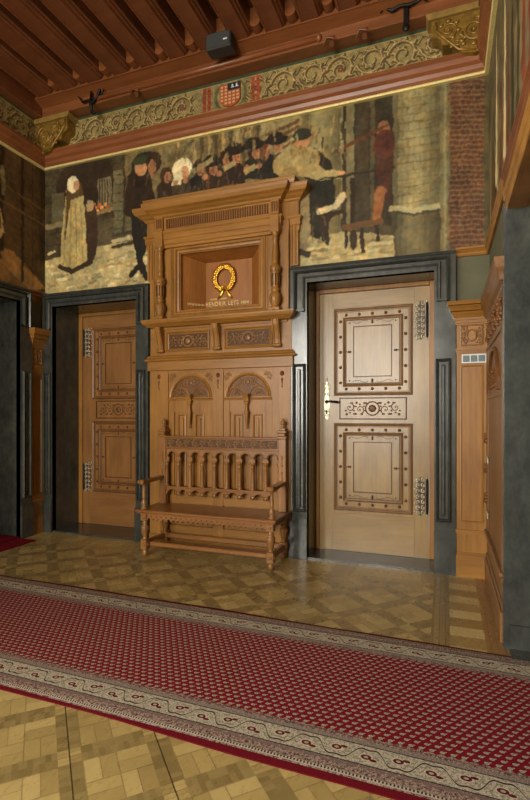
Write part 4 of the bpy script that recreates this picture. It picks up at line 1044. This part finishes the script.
for i in range(44):
    x = -2.76+i*(1.13/43); mb.box(x-.0075, x+.0075, -.132, -.11, 3.36, 3.46, .004)
for x in (-2.842, -1.548):
    for q in (-.024, 0, .024): mb.box(x+q-.007, x+q+.007, -.158, -.146, 3.36, 3.46, .003)
O('fluted_frieze', mb, 'carve')
mb = MB().sweep([(BX0-.0, 0), (BX0-.0, -.07), (BX1+.0, -.07), (BX1, 0)], [(-.05, 3.61), (.03, 3.61), (.05, 3.63), (.06, 3.66), (.07, 3.68), (.07, 3.69), (-.05, 3.69)], ident, side=-1)
mb.box(BX0-.05, BX1+.05, -.08, 0, 3.60, 3.69); mb.box(BX0-.13, BX1+.13, -.12, 0, 3.59, 3.613)
O('crown_cap', mb, 'oak_h')

# inscription on the niche back
def text_mesh(s, size, x, z, y, name, parent, m, ext=.002, align='CENTER', sx=1.0, fit=None):
    cu = bpy.data.curves.new(name, 'FONT'); cu.body = s; cu.size = size; cu.extrude = ext; cu.align_x = align; cu.space_character = 1.3
    tmp = bpy.data.objects.new('tmp', cu); C.objects.link(tmp); bpy.context.view_layer.update()
    me = bpy.data.meshes.new_from_object(tmp.evaluated_get(bpy.context.evaluated_depsgraph_get()))
    if fit: sx = fit/(max(q.co.x for q in me.vertices)-min(q.co.x for q in me.vertices))
    bpy.data.objects.remove(tmp); k = MB()
    k.add([(x+q.co.x*sx, y-q.co.z, z+q.co.y) for q in me.vertices], [tuple(p.vertices) for p in me.polygons])
    return obj(name, k, m, parent)
ins = text_mesh('HENDRIK LEYS', .068, -2.265, 2.572, by-.004, 'gilt_inscription', t, M['letter'], fit=.385)
ins['label'] = 'line of raised gold capitals'
mb = MB(); r_ = random.Random(5)
def strokes(x0, x1, z, h):
    x = x0
    while x < x1: mb.box(x, x+.0045, by-.006, by-.001, z, z+h*r_.choice([1, 1, .85])); x += .0105 if r_.random() < .8 else .018
strokes(-2.40, -2.21, 2.637, .020); strokes(-2.035, -1.955, 2.575, .030)
obj('small_gilt_lettering', mb, M['letter'], t)
mb = MB()
for x in np.arange(-2.60, -2.47, .0115):
    yy = (x-NX0)/(bx0-NX0)*by; mb.box(x, x+.005, yy-.008, yy-.002, 2.575, 2.597)
obj('small_gilt_lettering', mb, M['letter'], t)
# wreath
wx, wz = -2.225, 2.862
w_t = thing('laurel_wreath', (wx, by, wz-.2), 'gilt laurel wreath with ribbon ends in the square niche above the bench', 'wreath')
mb = MB(); R = .106
mb.tube([(wx+R*math.cos(a), by-.02, wz+R*math.sin(a)*1.12) for a in np.linspace(-PI*.47, PI*1.47, 26)], .008, 6)
obj('stem', mb, M['gold'], w_t)
mb = MB(); r_ = random.Random(8)
for a in np.linspace(-PI*.45, PI*1.45, 30):
    sg = -1 if a > PI/2 else 1
    for off in (-.55, .0, .55):
        dx, dz = math.cos(a), math.sin(a); tx, tz = -dz*sg, dx*sg
        ln = .052+r_.random()*.018; ux, uz = tx*math.cos(off)+dx*math.sin(off), tz*math.cos(off)+dz*math.sin(off)
        p0 = (wx+R*dx, wz+R*dz*1.12); pts = [(p0[0]+ux*ln*q, by-.022-.012*math.sin(PI*q)-r_.random()*.008, p0[1]+uz*ln*q) for q in (0, .35, .7, 1)]
        mb.tube(pts, [.003, .013, .010, .001], 5, .4)
obj('laurel_leaves', mb, M['gold'], w_t)
mb = MB()
for sg in (-1, 1): mb.tube([(wx, by-.02, wz-.105), (wx+sg*.025, by-.024, wz-.14), (wx+sg*.05, by-.018, wz-.18), (wx+sg*.085, by-.014, wz-.22)], [.006, .012, .013, .010], 6, .35)
for sg in (-1, 1): mb.tube([(wx, by-.025, wz-.105), (wx+sg*.022, by-.03, wz-.09), (wx+sg*.032, by-.03, wz-.108), (wx, by-.025, wz-.11)], [.006, .008, .007, .005], 6)
obj('ribbon', mb, M['gold'], w_t)

# ---------------------------------------------------------------- bench
SX0, SX1, SYF, SYB = -2.875, -1.405, -.535, -.09
t = thing('settle_bench', (-2.14, -.3, 0), 'carved oak settle with arcaded back and turned legs, in front of the panelling', 'bench')
O = lambda name, mb, m='bench', p=t, **k: obj(name, mb, M[m], p, **k)
mb = MB().box(SX0, SX1, SYF, SYB, .432, .456, .006).box(SX0+.012, SX1-.012, SYF+.012, SYB, .418, .433, .004); O('seat', mb, 'bench_h')
LX = (-2.78, -1.462)
legp = [(.012, 0), (.024, .012), (.03, .035), (.024, .06), (.014, .068)]
vase = [(.02, .165), (.03, .172), (.02, .182), (.024, .195), (.036, .25), (.042, .285), (.036, .30), (.02, .312), (.03, .322), (.03, .332), (.018, .342), (.024, .352)]
for x in LX:
    for y in (-.495, -.125):
        mb = MB().lathe(legp, x, y, 12).lathe(vase, x, y, 14)
        mb.box(x-.034, x+.034, y-.034, y+.034, .066, .167, .006).box(x-.034, x+.034, y-.034, y+.034, .350, .42, .005)
        mb.blob((x, y-.036, .117), .018, .008, .018, 8, 4).blob((x, y-.036, .385), .016, .008, .016, 8, 4)
        mb.blob((x+.036, y, .117), .008, .018, .018, 8, 4)
        O('leg', mb)
for x in LX:
    mb = MB().box(x-.022, x+.022, -.465, -.155, .095, .15, .006); O('stretcher', mb)
O('stretcher', MB().box(LX[0], LX[1], -.47, -.36, .095, .135, .006), 'bench_h')
O('stretcher', MB().box(LX[0], LX[1], -.15, -.115, .10, .15, .006), 'bench_h')
# scalloped apron
def scallop(x0, x1, ztop, zbot, n, y0, y1, holes=True):
    k = MB(); w_ = (x1-x0)/n
    for i in range(n):
        a = x0+i*w_; c = a+w_/2; r = w_*.36
        arc = [(c-r*math.cos(q), zbot+r*.9*math.sin(q)) for q in np.linspace(0, PI, 7)]
        k.prism([(a, ztop), (a, zbot)]+arc+[(a+w_, zbot), (a+w_, ztop)], y0, y1, lambda p, q, w2: (p, w2, q))
        k.blob((a, (y0 if y0 < y1 else y1), zbot+.0), w_*.16, .006, w_*.17, 6, 4)
    return k
O('apron', scallop(LX[0]+.034, LX[1]-.034, .42, .362, 23, -.515, -.495), 'bench_h')
mb = MB()
for i in range(23):
    x = LX[0]+.034+(i)*((LX[1]-LX[0]-.068)/23); mb.box(x-.006, x+.006, -.518, -.514, .392, .404)
O('apron_hole_shade', mb, 'inlay')  # dark blocks on the front stand in for the shade in cut holes
k = MB()
for x in LX:
    n = 6; y0, y1 = -.461, -.159; w_ = (y1-y0)/n
    for i in range(n):
        a = y0+i*w_; c = a+w_/2; r = w_*.36
        arc = [(c-r*math.cos(q), .365+r*.9*math.sin(q)) for q in np.linspace(0, PI, 7)]
        k.prism([(a, .42), (a, .365)]+arc+[(a+w_, .365), (a+w_, .42)], x-.01, x+.01, lambda p, q, w2: (w2, p, q))
O('side_apron', k)
# back
PX = (-2.80, -1.472); YB = -.12
for x in PX:
    mb = MB().box(x-.038, x+.038, YB-.03, YB+.035, .456, 1.16, .005)
    mb.box(x-.048, x+.048, YB-.045, YB+.04, 1.16, 1.185, .005).box(x-.04, x+.04, YB-.06, YB+.038, 1.185, 1.215, .008).box(x-.047, x+.047, YB-.05, YB+.04, 1.215, 1.24, .005)
    mb.box(x-.03, x+.03, YB-.03, YB+.03, 1.24, 1.262, .004)
    for z in (.98, .9, .83): mb.blob((x, YB-.032, z), .014, .008, .014, 8, 4)
    mb.tube([(x, YB-.032, .70), (x, YB-.032, 1.0)], .005, 5)
    p = O('back_post', mb)
    mb = MB().lathe([(.012, 1.262), (.022, 1.27), (.01, 1.282), (.022, 1.295), (.026, 1.312), (.02, 1.33), (.009, 1.342), (.011, 1.35), (.003, 1.36)], x, YB, 12)
    obj('finial', mb, M['bench'], p)
mb = MB().box(PX[0]+.03, PX[1]-.03, YB-.02, YB+.02, 1.045, 1.15, .003).box(PX[0]+.03, PX[1]-.03, YB-.04, YB+.03, 1.15, 1.172, .006).box(PX[0]+.03, PX[1]-.03, YB-.032, YB+.02, 1.035, 1.052, .004)
p = O('top_rail', mb, 'bench_h')
mb = MB(); nS = 13; span = PX[1]-PX[0]-.12
for i in range(nS):
    x = PX[0]+.06+(i+.5)*span/nS; sg = 1 if i % 2 else -1
    scroll(mb, x, 1.10, .032, 1.3, PI/2*sg, sg, -YB+.02, .006, back)
obj('rail_carving', mb, M['relief'], p); obj('carving_ground', MB().box(PX[0]+.05, PX[1]-.05, YB-.0225, YB-.018, 1.06, 1.14), M['ground'], p)
# arcade: 9 arches
n = 9; x0, x1 = PX[0]+.036, PX[1]-.036; w_ = (x1-x0)/n; mb = MB()
for i in range(n):
    a = x0+i*w_; c = a+w_/2; r = w_*.36; zs = .955
    # trefoil-like head
    arc = [(c-r*.78, .915), (c-r*.78, .94)]+[(c-r*math.cos(q), zs+r*math.sin(q)) for q in np.linspace(0.0, PI, 11)]+[(c+r*.78, .94), (c+r*.78, .915)]
    mb.prism([(a, 1.04), (a, .915)]+arc+[(a+w_, .915), (a+w_, 1.04)], YB-.012, YB+.014, lambda p, q, w2: (p, w2, q))
    ring = [(c-(r+.008)*math.cos(q), YB-.014, zs+(r+.008)*math.sin(q)) for q in np.linspace(.0, PI, 11)]; mb.tube(ring, .006, 5)
O('arcade_head', mb)
col = [(.024, .64), (.024, .655), (.014, .665), (.02, .675), (.016, .69), (.018, .72), (.0155, .80), (.0135, .86), (.02, .868), (.014, .876), (.018, .89), (.026, .905), (.026, .92)]
for i in range(n+1): O('arcade_column', MB().lathe([(r_c*1.2, h_c) for r_c, h_c in col], x0+i*w_, YB, 10))
mb = scallop(x0, x1, .645, .567, 9, YB-.015, YB+.015); mb.box(x0, x1, YB-.024, YB+.022, .625, .645, .004); O('lower_rail', mb, 'bench_h')
# arms
for x in PX:
    xo = x+(.01 if x > -2 else -.01)
    prof = [(-.09, .755), (-.30, .748), (-.44, .742), (-.49, .752), (-.525, .75), (-.54, .73), (-.53, .708), (-.505, .702), (-.485, .715), (-.45, .706), (-.3, .716), (-.09, .722)]
    mb = MB().prism(prof, xo-.03, xo+.03, lambda p, q, w2: (w2, p, q)); mb.lathe([(.012, -.036), (.022, -.03), (.022, .03), (.012, .036)], xo, -.518, 10, axis='x', z=.727)
    O('armrest', mb)
    mb = MB().lathe([(.034, .456), (.034, .468), (.018, .478), (.026, .50), (.028, .52), (.018, .545), (.014, .56), (.022, .57), (.016, .58), (.02, .61), (.016, .66), (.014, .69), (.024, .70), (.024, .712)], xo, -.47, 12)
    O('arm_baluster', mb)

# ---------------------------------------------------------------- pilasters
def pilaster(name, u0, u1, mp, depth, label, carved=True, zc=2.35, xend=0.0, fs=1.0):
    t = thing(name, mp((u0+u1)/2, 0, 0), label, 'pilaster'); O2 = lambda n_, m_, k='oak_v': obj(n_, m_, M[k], t)
    mb = MB(); d = depth
    mb.prism([(u0, 0), (u1, 0), (u1, 2.2), (u0, 2.2)], .0, d, mp); O2('shaft', mb)
    mb = MB().sweep(frame_path(u0+.03, u1-.03, .47, 1.82), [(0, d), (0, d+.008), (.008, d+.01), (.014, d+.002), (.014, d)], mp, closed=True); O2('panel_moulding', mb)
    mb = MB().prism([(u0-.005, 0), (u1+xend, 0), (u1+xend, .19), (u0-.005, .19)], 0, d+.02, mp).prism([(u0, .19), (u1, .19), (u1, .21), (u0, .21)], 0, d+.012, mp)
    mb.prism([(u0-.005, .37), (u1+xend, .37), (u1+xend, .385), (u0-.005, .385)], 0, d+.012, mp).prism([(u0-.008, .385), (u1+xend, .385), (u1+xend, .405), (u0-.008, .405)], 0, d+.02, mp)
    O2('base', mb, 'oak_h')
    mb = MB()
    for z0, z1, o in ((1.925, 1.945, .006), (1.945, 1.965, .016), (2.165, 2.18, .012), (2.18, 2.205, .024), (2.205, 2.225, .036)):
        o *= fs
        mb.prism([(u0-o*.6, z0), (u1+min(o, xend), z0), (u1+min(o, xend), z1), (u0-o*.6, z1)], 0, d+o, mp)
    for a, b, o0, o1 in ((2.225, 2.27, .04, .075), (2.275, 2.315, .085, .12), (2.32, zc, .13, .145)):
        o0 *= fs; o1 *= fs
        q = [mp(u0-o0*.55, a, 0), mp(u1+min(o0*.55, xend), a, 0), mp(u1+min(o0*.55, xend), a, d+o0), mp(u0-o0*.55, a, d+o0),
             mp(u0-o1*.55, b, 0), mp(u1+min(o1*.55, xend), b, 0), mp(u1+min(o1*.55, xend), b, d+o1), mp(u0-o1*.55, b, d+o1)]
        mb.add(q, [(0, 1, 2, 3), (7, 6, 5, 4), (0, 4, 5, 1), (1, 5, 6, 2), (2, 6, 7, 3), (3, 7, 4, 0)])
    O2('capital', mb, 'oak_h')
    if carved:
        c = (u0+u1)/2; mb = MB(); hw = (u1-u0)/2-.03
        mb.sweep(frame_path(c-hw, c+hw, 1.985, 2.165), [(0, d), (0, d+.006), (.006, d+.008), (.01, d)], mp, closed=True)
        ring = [mp(c+hw*.42*math.cos(a), 2.075+.05*math.sin(a), d+.004) for a in np.linspace(0, 2*PI, 13)]; mb.tube(ring, .007, 5)
        for sg in (-1, 1):
            for k, z in enumerate((2.03, 2.08, 2.13)): scroll(mb, c+sg*hw*.66, z, hw*.25, 1.2, PI/2*sg, sg*(1 if k % 2 else -1), d+.004, .005, mp)
        O2('carved_panel', mb, 'relief')
    return t
pilaster('pilaster', .094, .337, back, .075, 'light oak pilaster with carved block and cornice, right of the right-hand door')
pilaster('pilaster', -.232, -.055, left, .03, 'narrow reddish oak pilaster in the left corner beside the marble doorway', zc=2.39, fs=.75)
# sockets on the right pilaster
xs_, zs_ = .118, 1.835
t = thing('switch_plate', (.2, -.08, zs_), 'white switch plate with three grey squares on the right oak pilaster', 'switch plate')
obj('plate', MB().box(.135, .33, -.088, -.0752, zs_-.0, zs_+.078, .003), M['white'], t)
for k in range(3): obj('switch', MB().box(.145+k*.061, .197+k*.061, -.094, -.087, zs_+.012, zs_+.066, .003), M['socket'], t)

# ---------------------------------------------------------------- right wall panelling with its cornice
RYE = RY0+.047
t = thing('wall_cabinet', (XR, (RYE)/2, 0), 'dark carved oak cabinet front on the right wall, seen edge-on beside the marble jamb', 'cabinet')
O = lambda name, mb, m='cab_v', p=t, **k: obj(name, mb, M[m], p, **k)
ye = -.085
O('carcass', MB().box(XR-.022, XR, RYE, ye, 0, 2.25))
mb = MB().box(XR-.045, XR-.0, RYE-.004, ye, 0, .19, .005).box(XR-.034, XR, RYE-.002, ye, .19, .23, .006).box(XR-.05, XR, RYE-.006, ye, .40, .43, .006).box(XR-.036, XR, RYE-.003, ye, .37, .40, .004); O('plinth', mb, 'cab_y')
mb = MB().sweep([(XR-.02, ye+.0), (XR-.02, RYE-.001), (XR, RYE-.001)], [(-.03, 2.18), (.0, 2.18), (.01, 2.20), (.03, 2.215), (.035, 2.245), (.04, 2.26), (.055, 2.285), (.06, 2.31), (.064, 2.345), (-.03, 2.35)], ident, side=-1)
O('cornice', mb, 'cab_y')
mb = MB().box(XR-.034, XR-.018, RYE+.02, ye, 1.93, 1.96, .004).box(XR-.032, XR-.018, RYE+.02, RYE+.10, .43, 1.93, .004).box(XR-.032, XR-.018, ye-.10, ye, .43, 1.93, .004).box(XR-.03, XR-.018, RYE+.1, ye-.1, 1.52, 1.56, .004)
O('door_frame', mb)
R_ = .36; yc = (RYE+ye)/2
mb = MB(); arc = [(yc-R_*math.cos(q), 1.56+.3*math.sin(q)) for q in np.linspace(0, PI, 13)]
mb.sweep(arc, [(0, .02), (0, .04), (.02, .045), (.03, .035), (.03, .02)], right); 
O('arched_panel', mb, 'carve')
mb = MB()
for k in range(6):
    y = yc-.5+k*.2; scroll(mb, y, 2.07, .06, 1.3, PI/2, 1 if k % 2 else -1, .03, .010, right)
for k in range(5): scroll(mb, yc-.26+k*.13, 1.66, .05, 1.2, PI/2, 1 if k % 2 else -1, .03, .010, right)
for z in (.95, 1.2, .7): scroll(mb, ye-.05, z, .03, 1.2, PI/2, 1, .035, .01, right)
O('carving', mb, 'carve')
mb = MB().box(XR-.04, XR-.03, ye-.20, ye-.10, 1.0, 1.05, .003).box(XR-.04, XR-.03, ye-.2, ye-.1, .55, .60, .003)
O('hinge', mb, 'nickel')
# baseboards on hidden stretches
obj('baseboard_right', MB().box(XR-.03, XR, ROOM_Y, RY1-.06, 0, .2, .006), M['oak_y'], kind='structure')
obj('baseboard_left', MB().box(XL, XL+.03, ROOM_Y, LY1-.17, 0, .2, .006), M['oak_y'], kind='structure')
obj('baseboard_front', MB().box(XL+.03, XR-.03, ROOM_Y, ROOM_Y+.03, 0, .2, .006), M['oak_h'], kind='structure')

# ---------------------------------------------------------------- rugs
RX0, RX1, RC, RA = -4.35, .80, -2.112, -.014
nx, ny = 120, 24; vs = []; r_ = random.Random(2)
ca, sa = math.cos(RA), math.sin(RA)
org = (-1.6, RC, 0.0)
for j in range(ny+1):
    for i in range(nx+1):
        u = RX0+1.6+(RX1-RX0)*i/nx; v_ = -.655+1.31*j/ny; v2 = v_+.004*math.sin(u*5.1+1)*(abs(v_)/.655)**3+.010*math.sin(u*1.7+2)*(1 if v_ < 0 else .6)*(abs(v_)/.655)**2
        edge = min(j, ny-j, i, nx-i) == 0
        vs.append((u, v2, .006 if edge else .014))
fs = [(j*(nx+1)+i, j*(nx+1)+i+1, (j+1)*(nx+1)+i+1, (j+1)*(nx+1)+i) for j in range(ny) for i in range(nx)]
lo = len(vs)
rim = [j for j in range(nx+1)]+[(nx+1)*k+nx for k in range(1, ny+1)]+[ny*(nx+1)+i for i in range(nx-1, -1, -1)]+[(nx+1)*k for k in range(ny-1, 0, -1)]
vs += [(vs[i][0], vs[i][1], .0005) for i in rim]
fs += [(rim[k], lo+k, lo+(k+1) % len(rim), rim[(k+1) % len(rim)]) for k in range(len(rim))]
fs.append(tuple(lo+k for k in range(len(rim)))[::-1])
me = bpy.data.meshes.new('runner_rug'); me.from_pydata(vs, [], fs); me.materials.append(M['rug'])
o = bpy.data.objects.new('runner_rug', me); C.objects.link(o); o.location = (org[0], org[1], .013); o.location[2] = .0; o.rotation_euler = (0, 0, RA)
tag(o, 'long red runner rug with small drop pattern and cream floral border', 'rug')
mb = MB().box(XL-.38, XL+.36, -.99, -.45, .0185, .034, .004)
mb = MB()
mb.prism([(XL+.06, -.44), (XL+.30, -.44), (XL+.30, -1.38), (XL+.06, -1.38)], .0005, .014, ident)
mb.prism([(XL-.38, -.44), (XL+.06, -.44), (XL+.06, -1.54), (XL-.38, -1.54)], .0185, .03, ident)
obj('doorway_carpet', mb, M['redcarpet'], label='plain dark crimson carpet lying in the left marble doorway', cat='carpet')

# ---------------------------------------------------------------- descriptions of the setting
for n_, (lab, cat) in {
    'floor': ('worn honey-coloured oak parquet floor laid in diagonal squares', 'floor'),
    'ceiling': ('dark boarded ceiling between the red-brown beams', 'ceiling'),
    'door_1': ('large pale oak door with two studded square panels, right of the bench', 'door'),
    'door_2': ('oak door in a darker brown tone, deep in its marble opening, left of the bench', 'door'),
    'door_3': ('oak door deep inside the marble opening in the left wall', 'door'),
    'trim_1': ('blue-grey marble surround of the large right-hand door', 'door surround'),
    'trim_2': ('dark marble surround of the far left door beside the bench', 'door surround'),
    'trim_3': ('dark marble surround of the opening in the left wall', 'door surround'),
    'trim_4': ('plain grey marble jamb and wooden lintel at the right edge', 'door jamb'),
    'trim_5': ('broad russet wooden moulding between murals and scroll frieze', 'moulding'),
    'trim_6': ('thin bright gilded rail along the top of the murals', 'rail'),
    'trim_7': ('russet beam plate above the scroll frieze on the far wall', 'beam plate'),
    'trim_8': ('rounded russet batten running under the beam ends', 'batten'),
}.items():
    o = bpy.data.objects.get(n_)
    if o: o['label'] = lab; o['category'] = cat
